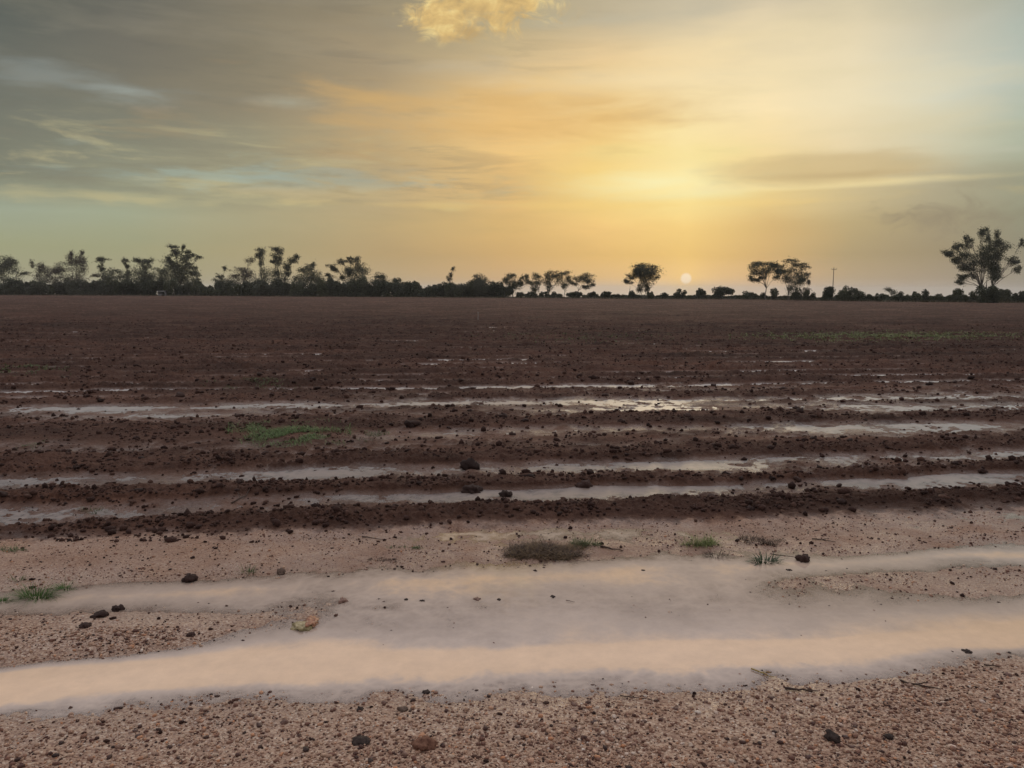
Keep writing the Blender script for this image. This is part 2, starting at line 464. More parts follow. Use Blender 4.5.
# ---- earth material
def earth_material(name):
    m, gr = new_mat(name)
    pos = gr.node('ShaderNodeNewGeometry').outputs['Position']
    soil = attr(gr, 'soil')
    sp = gr.node('ShaderNodeSeparateXYZ'); gr.l.new(pos, sp.inputs[0])
    hz = sp.outputs[2]
    # gravelly sand
    n1 = gr.noise(pos, 1.1, 5, 0.6); n2 = gr.noise(pos, 14, 6, 0.65); n3 = gr.noise(pos, 90, 4, 0.7)
    vo = gr.node('ShaderNodeTexVoronoi'); gr.l.new(pos, vo.inputs['Vector']); vo.inputs['Scale'].default_value = 110
    vo2 = gr.node('ShaderNodeTexVoronoi'); gr.l.new(pos, vo2.inputs['Vector']); vo2.inputs['Scale'].default_value = 46
    grit = gr.ramp(gr.m('FRACT', gr.m('MULTIPLY', vo.outputs['Color'], 3.7)),
                   [(0, (.06, .032, .025)), (.14, (.16, .080, .058)), (.34, (.29, .175, .125)), (.62, (.38, .255, .185)), (.88, (.46, .335, .245)), (1, (.60, .50, .41))])
    sand = gr.ramp(n1, [(.3, (.33, .185, .11)), (.5, (.37, .245, .175)), (.7, (.36, .21, .13))])
    gcol = gr.mix(gr.rng(sp.outputs[1], 3.6, 4.6, .72, .42), sand, grit)
    gcol = gr.mix(gr.rng(n2, .42, .62, 0, .35), gcol, (.22, .135, .10))
    # wet field soil
    s1 = gr.noise(pos, 3.0, 6, 0.65); s2 = gr.noise(pos, 26, 5, 0.7)
    scol_ = gr.ramp(s1, [(.3, (.030, .0132, .0100)), (.5, (.045, .0205, .0150)), (.68, (.078, .039, .028))]
    )
    scol_ = gr.mix(gr.rng(s2, .45, .7, 0, .6), scol_, (.112, .064, .047))
    scol_ = gr.mix(gr.rng(s2, .50, .30, 0, .55), scol_, (.022, .0105, .009))
    band = gr.node('ShaderNodeMapping'); gr.l.new(pos, band.inputs['Vector']); band.inputs['Rotation'].default_value = (0, 0, -SL)
    band.inputs['Scale'].default_value = (.16, 1.0, 1)
    bn = gr.noise(band.outputs[0], 1.3, 5, .62)
    scol_ = gr.mix(1.0, scol_, gr.ramp(bn, [(.34, (.55, .53, .53)), (.5, (1, 1, 1)), (.66, (1.5, 1.47, 1.4))]), 'MULTIPLY')
    bn2 = gr.noise(band.outputs[0], .33, 4, .7)
    scol_ = gr.mix(1.0, scol_, gr.ramp(bn2, [(.38, (.58, .57, .58)), (.5, (.92, .92, .92)), (.62, (1.25, 1.23, 1.2))]), 'MULTIPLY')
    k = gr.m('ADD', soil, gr.m('MULTIPLY', gr.m('SUBTRACT', gr.noise(pos, 7, 6, .7), .5), 0.9))
    k = gr.rng(k, .38, .66, smooth=True)
    col = gr.mix(k, gcol, scol_)
    wet = gr.rng(hz, .012, .0, 0, 1)
    strip = gr.m('MULTIPLY', gr.rng(sp.outputs[1], 3.9, 4.7, smooth=True), gr.rng(hz, .045, .012, .35, 1))
    col = gr.mix(gr.m('MULTIPLY', strip, gr.rng(gr.noise(pos, 1.7, 5, .6), .35, .6, .25, .62)), col, (.165, .085, .056))
    col = gr.mix(gr.m('MULTIPLY', wet, .25), col, (.15, .09, .065))
    b1 = bump(gr, gr.m('ADD', gr.m('MULTIPLY', s2, 1.0), gr.m('MULTIPLY', n3, .35)), 0.8, 0.03)
    # clods and furrow lips too far off for the mesh
    far_h = gr.noise(band.outputs[0], 5.5, 6, .75)
    b1 = bump(gr, far_h, gr.rng(sp.outputs[1], 9, 30, 0, 1.0), 0.22, b1)
    b2 = bump(gr, vo.outputs['Distance'], 0.7, -0.006)
    b2 = bump(gr, vo2.outputs['Distance'], 0.4, -0.008, b2)
    bm = gr.node('ShaderNodeMix', data_type='VECTOR')
    gr.set(bm.inputs[0], k); gr.l.new(b2, bm.inputs[4]); gr.l.new(b1, bm.inputs[5])
    damp = gr.m('MULTIPLY', gr.rng(hz, .040, .008, smooth=True), gr.rng(gr.noise(pos, 2.2, 5, .65), .36, .58, .2, 1))
    damp = gr.m('MULTIPLY', damp, gr.rng(sp.outputs[1], 13, 36, 1, .08))
    ro = gr.mix(damp, gr.mix(k, (.8,) * 3, (.9,) * 3), (.38,) * 3)
    bs = gr.node('ShaderNodeBsdfPrincipled'); gr.set(bs.inputs['Base Color'], col); gr.set(bs.inputs['Roughness'], ro)
    gr.set(bs.inputs['Specular IOR Level'], gr.rng(damp, 0, 1, .12, .42)); gr.l.new(bm.outputs[1], bs.inputs['Normal'])
    finish(gr, bs.outputs[0])
    return m


EARTH = earth_material('wet_earth')
att = {'soil': SO}
sub_obj('field', isfield, VV, EARTH, att)
sub_obj('dirt_track', ~isfield, VV, EARTH, att)


# ---- standing water: flat sheets where the relief dips below the water table
def water_material(name, mud, thin, efold, rg, ior):
    m, gr = new_mat(name)
    pos = gr.node('ShaderNodeNewGeometry').outputs['Position']
    dep = attr(gr, 'depth')
    f = gr.m('SUBTRACT', 1.0, gr.m('POWER', 2.718, gr.m('MULTIPLY', dep, -1.0 / efold)))
    f = gr.m('MULTIPLY', f, gr.rng(gr.noise(pos, 5, 5, .6), .3, .7, .9, 1.0))
    tr = gr.node('ShaderNodeBsdfTransparent')
    df = gr.node('ShaderNodeBsdfDiffuse')
    deep_mix = gr.rng(gr.m('ADD', dep, gr.m('MULTIPLY', gr.m('SUBTRACT', gr.noise(pos, 1.6, 6, .62), .5), .010)), .0085, .017, smooth=True)
    mc = gr.mix(deep_mix, thin, mud)  # puddle's shallow colour has pale sky reflection painted in; mud takes over with depth
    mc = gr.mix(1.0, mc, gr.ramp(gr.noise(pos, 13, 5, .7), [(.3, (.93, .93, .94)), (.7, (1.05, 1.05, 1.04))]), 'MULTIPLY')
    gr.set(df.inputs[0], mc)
    a = gr.node('ShaderNodeMixShader'); gr.set(a.inputs[0], gr.m('MAXIMUM', f, 0.0, clamp=True))
    gr.l.new(tr.outputs[0], a.inputs[1]); gr.l.new(df.outputs[0], a.inputs[2])
    gl = gr.node('ShaderNodeBsdfGlossy'); gl.inputs['Roughness'].default_value = rg
    bp = bump(gr, gr.noise(pos, 9, 3, .5), 0.05, 0.01)
    gr.l.new(bp, gl.inputs['Normal'])
    fr = gr.node('ShaderNodeFresnel'); fr.inputs[0].default_value = ior; gr.l.new(bp, fr.inputs['Normal'])
    b = gr.node('ShaderNodeMixShader'); gr.l.new(fr.outputs[0], b.inputs[0])
    gr.l.new(a.outputs[0], b.inputs[1]); gr.l.new(gl.outputs[0], b.inputs[2])
    finish(gr, b.outputs[0])
    return m


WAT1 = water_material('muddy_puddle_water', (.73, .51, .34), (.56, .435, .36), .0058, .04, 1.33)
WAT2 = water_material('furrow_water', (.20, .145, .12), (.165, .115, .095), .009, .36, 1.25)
low = HH < 0.0025
wet = (low[:-1, :-1] | low[1:, :-1] | low[:-1, 1:] | low[1:, 1:]) & (GY[:-1, :-1] > 2.2) & (GY[:-1, :-1] < 42)
WV = VV.copy(); WV[:, 2] = 0.0
watt = {'depth': np.maximum(-HH, 0)}
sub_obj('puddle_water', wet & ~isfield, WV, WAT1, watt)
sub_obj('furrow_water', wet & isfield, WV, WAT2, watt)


def ground_z(x, y):
    """height of the relief under a point (dense part of the grid)"""
    s = x / y
    fc = (s - sd[0]) / (sd[1] - sd[0]) + len(side)
    fr_ = np.interp(y, rows, np.arange(len(rows)))
    c0 = np.clip(fc.astype(int), 0, nc - 2); r0 = np.clip(fr_.astype(int), 0, nr - 2)
    a = np.clip(fc - c0, 0, 1); b = fr_ - r0
    return (HH[r0, c0] * (1 - a) * (1 - b) + HH[r0, c0 + 1] * a * (1 - b) + HH[r0 + 1, c0] * (1 - a) * b + HH[r0 + 1, c0 + 1] * a * b)


def soil_at(x, y):
    s = x / y
    fc = np.clip(((s - sd[0]) / (sd[1] - sd[0]) + len(side)).astype(int), 0, nc - 1)
    r0 = np.clip(np.interp(y, rows, np.arange(len(rows))).astype(int), 0, nr - 1)
    return SO[r0, fc]


def gz(x, y):
    return float(ground_z(np.array([x]), np.array([y]))[0])


# ------------------------------------------------------------------ stones and clods
def ico(sub):
    import bmesh
    bm = bmesh.new(); bmesh.ops.create_icosphere(bm, subdivisions=sub, radius=1)
    V = np.array([v.co[:] for v in bm.verts]); F = np.array([[v.index for v in f.verts] for f in bm.faces])
    bm.free()
    return V, F


ICO = {k: ico(k) for k in (1, 2, 3)}
rs = np.random.RandomState(42)


def scatter_mesh(name, P, size, sub, mat, tint, flat=(.45, .8), rough=.25, sink=.2):
    V0, F0 = ICO[sub]; n = len(P); nv = len(V0)
    base = V0[None] * (1 + rs.randn(n, nv, 1) * rough * .5)
    sc = np.stack([rs.uniform(.8, 1.35, n), rs.uniform(.6, 1.0, n), rs.uniform(*flat, n)], -1) * size[:, None]
    base = base * sc[:, None, :]
    a = rs.rand(n) * 6.283; ca, sa = np.cos(a)[:, None], np.sin(a)[:, None]
    x = base[..., 0] * ca - base[..., 1] * sa; y = base[..., 0] * sa + base[..., 1] * ca
    W = np.stack([x, y, base[..., 2]], -1) + P[:, None, :]
    W[..., 2] += (sc[:, 2] * (1 - 2 * sink))[:, None] * .6
    F = (F0[None] + (np.arange(n) * nv)[:, None, None]).reshape(-1, 3)
    return mesh_obj(name, W.reshape(-1, 3), F, mat, attrs={'tint': np.repeat(tint, nv)})


def stone_material(name, stops, rough=.6, spec=.3, use_attr=True):
    m, gr = new_mat(name)
    pos = gr.node('ShaderNodeNewGeometry').outputs['Position']
    if use_attr:
        t = attr(gr, 'tint')
    else:
        t = gr.node('ShaderNodeObjectInfo').outputs['Random']
    col = gr.ramp(t, stops)
    n = gr.noise(pos, 70, 5, .65)
    col = gr.mix(1.0, col, gr.ramp(n, [(.3, (.6, .58, .56)), (.6, (1.1, 1.1, 1.1))]), 'MULTIPLY')
    finish(gr, pbsdf(gr, col, rough, spec, bump(gr, n, .8, .006)))
    return m


PEB = stone_material('pebble', [(0, (.035, .018, .015)), (.18, (.095, .038, .027)), (.36, (.20, .095, .064)), (.55, (.34, .20, .135)),
                                (.72, (.42, .27, .19)), (.85, (.48, .35, .26)), (.94, (.44, .19, .09)), (1, (.64, .55, .48))])
SOILM = stone_material('soil_clod', [(0, (.026, .013, .0105)), (.5, (.048, .024, .019)), (1, (.092, .050, .038))], .85, .14)
CLODM = stone_material('loose_clod', [(0, (.022, .011, .009)), (1, (.055, .029, .023))], .8, .18, False)
STONEM = stone_material('loose_stone', [(0, (.07, .035, .028)), (.35, (.13, .065, .05)), (.6, (.22, .12, .085)), (.8, (.36, .25, .18)), (1, (.5, .4, .33))], .5, .35, False)


def rnd_area(n, y0, y1, bias=1.0, smax=.72):
    y = y0 + (y1 - y0) * rs.rand(n) ** bias
    s = rs.uniform(-smax, smax, n)
    return s * y, y


# near bank gravel
x, y = rnd_area(64000, 2.2, 3.7, 1.2); z = ground_z(x, y)
dens = np.clip((z + .009) / .025, 0, 1) * (0.45 + 0.9 * np.clip(perlin(x * 1.7, y * 1.7, 31) + .35, 0, 1))
k = rs.rand(len(x)) < dens
x, y, z = x[k], y[k], z[k]
size = np.clip(np.exp(rs.randn(len(x)) * .50 + math.log(.0037)), .0017, .013)
P = np.stack([x, y, z], -1)
tint = rs.rand(len(x)) ** .9
tag(scatter_mesh('gravel', P, size, 1, PEB, tint), 'coarse wet gravel of mixed brown, tan and white pebbles on the near bank', 'gravel', kind='stuff')
# grit on the bar, in the shallows and on the sand strip
x, y = rnd_area(42000, 3.3, 6.2, 1.0); z = ground_z(x, y); so_ = soil_at(x, y)
k = (so_ < .5) & (z > -.010) & (rs.rand(len(x)) < np.clip((z + .012) / .02, .05, 1) * (0.25 + np.clip(perlin(x * 2.1, y * 2.1, 33) + .2, 0, 1)))
x, y, z = x[k], y[k], z[k]
size = np.clip(np.exp(rs.randn(len(x)) * .45 + math.log(.0036)), .0016, .012)
tag(scatter_mesh('grit', np.stack([x, y, z], -1), size, 1, PEB, rs.rand(len(x)) ** 1.5),
    'fine stony grit strewn over the sand bar and shallows between the puddles', 'grit', kind='stuff')
# soil crumbs over the ploughed rows
x, y = rnd_area(170000, 5.0, 48, 2.0); z = ground_z(x, y); so_ = soil_at(x, y)
k = (rs.rand(len(x)) < so_ ** 2 * .8) & (z > -.012) & (rs.rand(len(x)) < np.clip((z - .004) / .05, .05, 1) * (.22 + np.clip(perlin(x * 1.3, y * 1.3, 35) + .35, 0, 1)))
x, y, z = x[k], y[k], z[k]
size = np.clip(np.exp(rs.randn(len(x)) * .55 + math.log(.0095)), .004, .042) * np.clip(.85 + y / 40, 1, 1.4) * np.clip((52 - y) / 14, .25, 1)
tag(scatter_mesh('soil_crumbs', np.stack([x, y, z], -1), size, 1, SOILM, rs.rand(len(x)), (.5, .95), .4),
    'dark wet crumbs of ploughed red soil covering the furrow ridges', 'soil', kind='stuff')
# dark crumbs washed on to the track
x, y = rnd_area(6200, 2.3, 6.4, .8); z = ground_z(x, y); so_ = soil_at(x, y)
k = (so_ < .5) & (z > -.012) & (rs.rand(len(x)) < .25 + .9 * np.clip(perlin(x * 1.1, y * 3.1, 37), 0, 1))
x, y, z = x[k], y[k], z[k]
size = np.clip(np.exp(rs.randn(len(x)) * .5 + math.log(.0042)), .002, .014)
tag(scatter_mesh('washed_crumbs', np.stack([x, y, z], -1), size, 1, SOILM, rs.rand(len(x)), (.5, .9), .4),
    'small dark soil crumbs scattered over the pale gravel and wet sand', 'soil', kind='stuff')


def plainstone(name, a, b):
    m, gr = new_mat(name); ps = gr.node('ShaderNodeNewGeometry').outputs['Position']
    n = gr.noise(ps, 60, 5, .65)
    finish(gr, pbsdf(gr, gr.mix(gr.rng(n, .35, .65), a, b), .8, .15, bump(gr, n, .8, .008)))
    return m


def lump_mesh(seed, n=3, amp=.35, flat=.7):
    V0, F0 = ICO[n]
    r = np.random.RandomState(seed)
    o = r.rand(3) * 50
    d = 1 + amp * (perlin(V0[:, 0] * 1.3 + o[0] + V0[:, 2], V0[:, 1] * 1.3 + o[1] - V0[:, 2], 41)
                   + .6 * perlin(V0[:, 0] * 3.2 + o[2] + 2 * V0[:, 2], V0[:, 1] * 3.2 - 2 * V0[:, 2], 42)
                   + .5 * np.abs(perlin(V0[:, 0] * 6 + o[0] + 5 * V0[:, 2], V0[:, 1] * 6 + 5 * V0[:, 2], 43))) * 1.7
    V = V0 * d[:, None]; V[:, 2] *= flat
    return V, F0


def lump(name, mat, px, py, width_px, seed, flat=.7, aspect=1.0, lift=.2, amp=.35, lvl=None):
    p = at(px, py); z = gz(p[0], p[1]) if lvl is None else lvl
    p = at(px, py, z); z = gz(p[0], p[1]) if lvl is None else lvl
    r = (.95 if name == 'soil_clod' else .80) * width_px / 2 * np.linalg.norm(p - np.array([0, 0, CAM_H])) / FPX
    V, F = lump_mesh(seed, 3, amp, flat)
    V = V * r; V[:, 1] *= aspect
    o = mesh_obj(name, V, F, mat)
    o.location = (p[0], p[1], max(z, -0.004) + lift * r * flat)
    return o


BLACKM = plainstone('black_stone', (.020, .014, .012), (.060, .042, .036))
RUSTM = plainstone('rusty_stone', (.09, .038, .024), (.20, .10, .065))
GREYBR = plainstone('brown_stone', (.07, .045, .035), (.16, .11, .085))

SINGLES = [
    ('soil_clod', CLODM, 471, 468, 19, .75, 'largest dark brown clod, sitting on the ridge between the two near furrow puddles', 'clod'),
    ('soil_clod', CLODM, 472, 492, 17, .6, 'flat-topped dark clod standing in the nearest long furrow puddle', 'clod'),
    ('soil_clod', CLODM, 585, 489, 13, .8, 'upright dark clod at the water edge of the nearest furrow puddle, right of the centre', 'clod'),
    ('soil_clod', CLODM, 506, 496, 11, .8, 'small round dark clod in the nearest furrow puddle, right of the flat-topped clod', 'clod'),
    ('soil_clod', CLODM, 190, 580, 12, .7, 'small round dark clod at the far shore of the track puddle on the left', 'clod'),
    ('soil_clod', CLODM, 803, 562, 11, .95, 'dark round clod at the puddle shore, at the end of a thin stalk', 'clod'),
    ('soil_clod', CLODM, 101, 616, 11, .55, 'long dark clod on the far edge of the sand bar at the left', 'clod'),
    ('soil_clod', CLODM, 118, 610, 9, .7, 'small dark clod just right of the long clod on the sand bar', 'clod'),
    ('soil_clod', CLODM, 85, 627, 8, .6, 'small dark clod in front of the long clod on the sand bar', 'clod'),
    ('soil_clod', CLODM, 191, 635, 6, .6, 'tiny dark clod alone in the middle of the sand bar', 'clod'),
    ('stone', GREYBR, 281, 573, 9, .9, 'brown upright stone on the wet sand above the track puddle', 'stone'),
    ('stone', BLACKM, 833, 739, 15, .75, 'blackish wet stone, the darkest on the gravel bank at the right', 'stone'),
    ('stone', RUSTM, 423, 748, 21, .6, 'large rusty brown stone on the gravel bank left of the centre', 'stone'),
    ('soil_clod', BLACKM, 361, 742, 15, .35, 'flat blackish clod on the gravel bank left of the large rusty stone', 'clod'),
    ('stone', BLACKM, 426, 693, 8, .5, 'dark pebble standing in the near edge of the large puddle at the centre', 'stone'),
    ('stone', BLACKM, 360, 710, 7, .6, 'dark pebble just out of the water left of the centre', 'stone'),
    ('stone', BLACKM, 967, 653, 8, .5, 'small dark pebble poking out of the peach water at the right', 'stone'),
    ('stone', BLACKM, 889, 738, 8, .7, 'small dark stone on the gravel right of the blackish wet stone', 'stone'),
    ('stone', GREYBR, 403, 710, 10, .5, 'low brown stone at the waterline near the centre of the bank', 'stone'),
    ('stone', STONEM, 343, 602, 9, .7, 'brown stone in the shallows above the orange and green rock', 'stone'),
    ('stone', BLACKM, 379, 600, 3.5, .6, 'tiny dark stone in a row on the shallow bar, at its left end', 'stone'),
    ('stone', BLACKM, 406, 601, 5, .6, 'first of a pair of dark pebbles on the shallow bar', 'stone'),
    ('stone', BLACKM, 422, 602, 6, .5, 'second of a pair of dark pebbles on the shallow bar', 'stone'),
    ('stone', STONEM, 477, 600, 8, .5, 'low tan stone on the shallow bar between two puddles', 'stone'),
    ('stone', BLACKM, 499, 601, 5, .6, 'dark pebble right of the low tan stone on the shallow bar', 'stone'),
    ('stone', BLACKM, 553, 598, 6, .6, 'dark pebble alone in the shallows at the picture centre', 'stone'),
    ('stone', BLACKM, 643, 572, 5, .4, 'flat dark pebble in the far puddle below the dry clump', 'stone'),
    ('stone', BLACKM, 789, 571, 6, .4, 'flat dark pebble in the far puddle below the stalk', 'stone'),
]
for i, (nm, mt, px, py, wd, fl, lb, ct) in enumerate(SINGLES):
    tag(lump(nm, mt, px, py, wd, 100 + i, fl), lb, ct)

# orange and green rock lying half in the water
p = at(306, 626)
rk = empty('rock', (p[0], p[1], 0))
tag(rk, 'orange and olive mottled rock lying half submerged in the puddle', 'rock')
m, gr = new_mat('rusty_rock'); gp = gr.node('ShaderNodeNewGeometry').outputs['Position']
nn = gr.noise(gp, 38, 5, .6)
finish(gr, pbsdf(gr, gr.ramp(nn, [(.35, (.14, .06, .035)), (.5, (.34, .15, .08)), (.65, (.45, .30, .19))]), .5, .35, bump(gr, nn, .8, .01)))
V, F = lump_mesh(7, 3, .42, .55); V = V * .040 * np.array([.9, 1.3, .8])
o = mesh_obj('orange_block', V, F, m, rk, loc=(.018, .022, .010)); o['label'] = 'rusty orange upper block'
m, gr = new_mat('olive_rock'); gp = gr.node('ShaderNodeNewGeometry').outputs['Position']
nn = gr.noise(gp, 34, 5, .6)
finish(gr, pbsdf(gr, gr.ramp(nn, [(.35, (.16, .12, .05)), (.55, (.34, .27, .14)), (.7, (.48, .40, .26))]), .45, .35, bump(gr, nn, .8, .01)))
V, F = lump_mesh(9, 3, .4, .5); V = V * .044 * np.array([1.15, 1.0, .7])
o = mesh_obj('olive_block', V, F, m, rk, loc=(-.014, -.022, .004)); o['label'] = 'olive lower block, mostly wet'

# scattered clods and stones, one object each
protoC = [mesh_obj('soil_clod', *lump_mesh(200 + i, 2, .45, .75), CLODM) for i in range(7)]
protoS = [mesh_obj('stone', *lump_mesh(230 + i, 2, .30, .6), STONEM) for i in range(6)]
rr = random.Random(5)


def strew(protos, n, y0, y1, s0, s1, smin, smax, label, cat, group, cond):
    used = set(); cnt = 0
    while cnt < n:
        yy = rr.uniform(y0, y1); xx = yy * rr.uniform(s0, s1)
        zz = gz(xx, yy); sz = float(soil_at(np.array([xx]), np.array([yy]))[0])
        if not cond(zz, sz): continue
        pr = rr.choice(protos)
        if pr.name not in fresh:
            o = pr.copy(); COL.objects.link(o)
        else:
            o = pr; fresh.discard(pr.name)
        r = smin + (smax - smin) * rr.random() ** 2.2
        o.scale = (r, r * rr.uniform(.75, 1), r * rr.uniform(.8, 1.1)); o.rotation_euler = (0, 0, rr.uniform(0, 6.28))
        o.location = (xx, yy, zz + r * .08)
        tag(o, label, cat, group); cnt += 1


fresh = set(o.name for o in protoC + protoS)
strew(protoC, 150, 5.6, 8.6, -.68, .68, .012, .036, 'loose dark clod among the many on the nearest furrow ridges', 'clod', 'clods on the near ridges', lambda z, s: s > .8 and z > .01)
strew(protoC, 90, 8.6, 15, -.68, .68, .025, .065, 'loose dark clod among the many on the ridges further out in the field', 'clod', 'clods on the farther ridges', lambda z, s: s > .8 and z > .02)
strew(protoS, 120, 2.45, 3.3, -.68, .68, .007, .016, 'loose brown stone among the many larger ones on the gravel bank', 'stone', 'larger stones on the gravel bank', lambda z, s: z > .004)
strew(protoC, 40, 4.2, 5.6, -.66, .66, .006, .014, 'small dark clod strewn on the wet sand below the field', 'clod', 'small clods on the sand strip', lambda z, s: z > .0)


# ------------------------------------------------------------------ grass, stalks, twigs
def leaf_material(name, c1, c2, rough=.6, trans=0.15):
    m, gr = new_mat(name)
    t = attr(gr, 'tint')
    col = gr.mix(t, c1, c2)
    b = gr.node('ShaderNodeBsdfPrincipled'); gr.set(b.inputs['Base Color'], col); b.inputs['Roughness'].default_value = rough
    b.inputs['Specular IOR Level'].default_value = .2
    tl = gr.node('ShaderNodeBsdfTranslucent'); gr.set(tl.inputs[0], col)
    mx = gr.node('ShaderNodeMixShader'); mx.inputs[0].default_value = trans
    gr.l.new(b.outputs[0], mx.inputs[1]); gr.l.new(tl.outputs[0], mx.inputs[2])
    finish(gr, mx.outputs[0])
    return m


GREEN = leaf_material('fresh_grass', (.035, .075, .018), (.10, .17, .04), .5, .2)
DULL = leaf_material('dull_grass', (.05, .075, .03), (.13, .16, .06))
DRY = leaf_material('dry_grass', (.08, .05, .03), (.26, .17, .09))
BROWN = leaf_material('dead_stalks', (.035, .02, .015), (.10, .06, .04))


def blades(P, L, W, lean, droop, seed, segs=3):
    """P: n base points; returns one mesh of bent tapering blades"""
    r = np.random.RandomState(seed); n = len(P)
    a = r.rand(n) * 6.283; ln = L * r.uniform(.5, 1.15, n); le = lean * (r.uniform(.2, 1.3, n) if lean < 1.4 else r.uniform(.62, 1.06, n)); dr = droop * r.uniform(.3, 1.4, n)
    d = np.stack([np.cos(a), np.sin(a)], -1); sidev = np.stack([-np.sin(a), np.cos(a)], -1)
    Vs = []
    for k in range(segs + 1):
        t = k / segs
        out = ln * t * np.sin(le + dr * t); up = ln * t * np.cos(np.minimum(le + dr * t, 2.2))
        c = np.concatenate([P[:, :2] + d * out[:, None], (P[:, 2] + up)[:, None]], 1)
        wd = W * (1 - t * .92) / 2
        o_ = np.concatenate([sidev * wd, np.zeros((n, 1))], 1)
        Vs += [c - o_, c + o_]
    V = np.stack(Vs, 1).reshape(-1, 3)
    q = np.array([[2 * k, 2 * k + 1, 2 * k + 3, 2 * k + 2] for k in range(segs)])
    F = (q[None] + (np.arange(n) * 2 * (segs + 1))[:, None, None]).reshape(-1, 4)
    return V, F, np.repeat(r.rand(n), 2 * (segs + 1))


def tuft(name, px, py, wpx, hpx, n, mat, seed, label, cat, group=None, lean=.7, droop=.8, bw=.0035, depth=.45, parent=None):
    p = at(px, py); z = max(gz(p[0], p[1]), 0); p = at(px, py, z); z = max(gz(p[0], p[1]), -0.002)
    k = np.linalg.norm(p - np.array([0, 0, CAM_H])) / FPX
    r = np.random.RandomState(seed); rx, hh = wpx * k / 2, hpx * k
    a = r.rand(n) * 6.283; q = np.sqrt(r.rand(n))
    lx = np.cos(a) * q * rx; ly = np.sin(a) * q * rx * depth
    if wpx > 38:                                   # straggling clump: blades root in a few crowded spots
        nc_ = max(5, int(wpx / 6)); ca = r.rand(nc_) * 6.283; cq = np.sqrt(r.rand(nc_)); wgt = r.randint(0, nc_, n)
        lx = (np.cos(ca) * cq)[wgt] * rx * .8 + r.randn(n) * rx * .13; ly = ((np.sin(ca) * cq)[wgt] * rx * .8 + r.randn(n) * rx * .13) * depth
    if parent:
        ox, oy = p[0] - parent.location.x, p[1] - parent.location.y
    else:
        ox = oy = 0
    zz = np.maximum(ground_z(p[0] + lx, p[1] + ly), -.003) - z
    V, F, t = blades(np.stack([lx, ly, zz], -1), hh * 1.25, bw, lean, droop, seed)
    o = mesh_obj(name, V, F, mat, parent, smooth=False, attrs={'tint': t}, loc=(p[0], p[1], z) if not parent else (ox, oy, z - parent.location.z))
    if label and not parent: tag(o, label, cat, group)
    return o


tuft('grass_tuft', 37, 597, 26, 13, 260, GREEN, 1, 'largest bright green grass tuft beside the puddle at the left', 'grass tuft')
tuft('grass_tuft', 65, 589, 13, 8, 60, GREEN, 2, 'small light green sprig just right of the largest green tuft', 'grass tuft')
tuft('grass_tuft', 3, 602, 12, 7, 80, GREEN, 3, 'green tuft cut off by the left border of the photo', 'grass tuft')
tuft('grass_tuft', 18, 580, 12, 6, 30, DULL, 4, 'faint yellowish sprig above the largest green tuft', 'grass tuft')
tuft('grass_tuft', 249, 573, 14, 8, 45, DULL, 5, 'faint pale green tuft on wet sand left of the brown upright stone', 'grass tuft', droop=.3)
# the dry clump with a green side
pc = at(548, 555)
cl_ = empty('dry_grass_clump', (pc[0], pc[1], max(gz(pc[0], pc[1]), 0)))
tag(cl_, 'wide uprooted clump of brown dead grass between the two puddles', 'grass clump')
tuft('dead_stems', 548, 552, 94, 14, 2000, DRY, 6, None, None, lean=1.55, droop=.25, bw=.0035, parent=cl_, depth=.5)
tuft('dark_roots', 545, 553, 86, 13, 1800, BROWN, 7, None, None, lean=1.42, droop=.3, bw=.004, parent=cl_, depth=.5)
tuft('green_shoots', 588, 544, 42, 10, 330, DULL, 8, None, None, lean=.8, droop=.7, bw=.003, parent=cl_, depth=.5)
tuft('grass_tuft', 700, 545, 46, 13, 300, leaf_material('yellow_green_grass', (.08, .10, .03), (.24, .27, .09)), 9, 'yellow-green tuft with brown roots right of the dry clump', 'grass tuft', lean=.9)
tuft('dead_grass', 716, 556, 24, 9, 120, BROWN, 10, 'brown drooping root tangle reaching into the puddle below the yellow-green tuft', 'grass tuft', lean=1.2)
tuft('dead_grass', 762, 541, 62, 8, 420, BROWN, 11, 'thin mat of dark dead stalks on the sand right of the yellow-green tuft', 'grass tuft', lean=1.3, droop=.6)
tuft('weed', 765, 562, 24, 9, 90, leaf_material('dark_weed', (.03, .05, .028), (.06, .085, .045)), 12, 'dark green weed lying at the shore with a long thin stalk', 'weed', lean=1.1, droop=.5, bw=.009)
tuft('dead_grass', 384, 560, 40, 4, 120, BROWN, 13, 'low dark dead sprigs on the sand left of the dry clump', 'grass tuft', lean=1.3)
tuft('dead_grass', 404, 548, 44, 4, 130, DULL, 14, 'low greyish dead tuft beside the small pool left of the dry clump', 'grass tuft', lean=1.2)
tuft('dead_grass', 10, 549, 50, 6, 160, DULL, 15, 'low olive tuft at the field edge by the left border', 'grass tuft', lean=1.1)
tuft('grass_tuft', 95, 512, 22, 5, 70, DULL, 16, 'small dull green tuft in the field edge above the sand at the left', 'grass tuft')


def patch(name, px0, px1, py0, py1, n, L, mat, seed, label, bw=.006):
    r = np.random.RandomState(seed)
    P = []
    for _ in range(n):
        u = np.clip(r.randn() * .22 + .5, 0, 1); v = np.clip(r.randn() * .2 + .5, 0, 1)
        p = at(px0 + (px1 - px0) * u, py0 + (py1 - py0) * v, .03)
        if perlin(np.array([p[0] * 2.5]), np.array([p[1] * 2.5]), seed)[0] < -.05: continue
        P.append((p[0], p[1], gz(p[0], p[1])))
    P = np.array(P); P[:, 2] = np.maximum(P[:, 2], 0) - .004
    V, F, t = blades(P, L, bw, .7, .8, seed)
    return tag(mesh_obj(name, V, F, mat, smooth=False, attrs={'tint': t}), label, 'grass', kind='stuff')


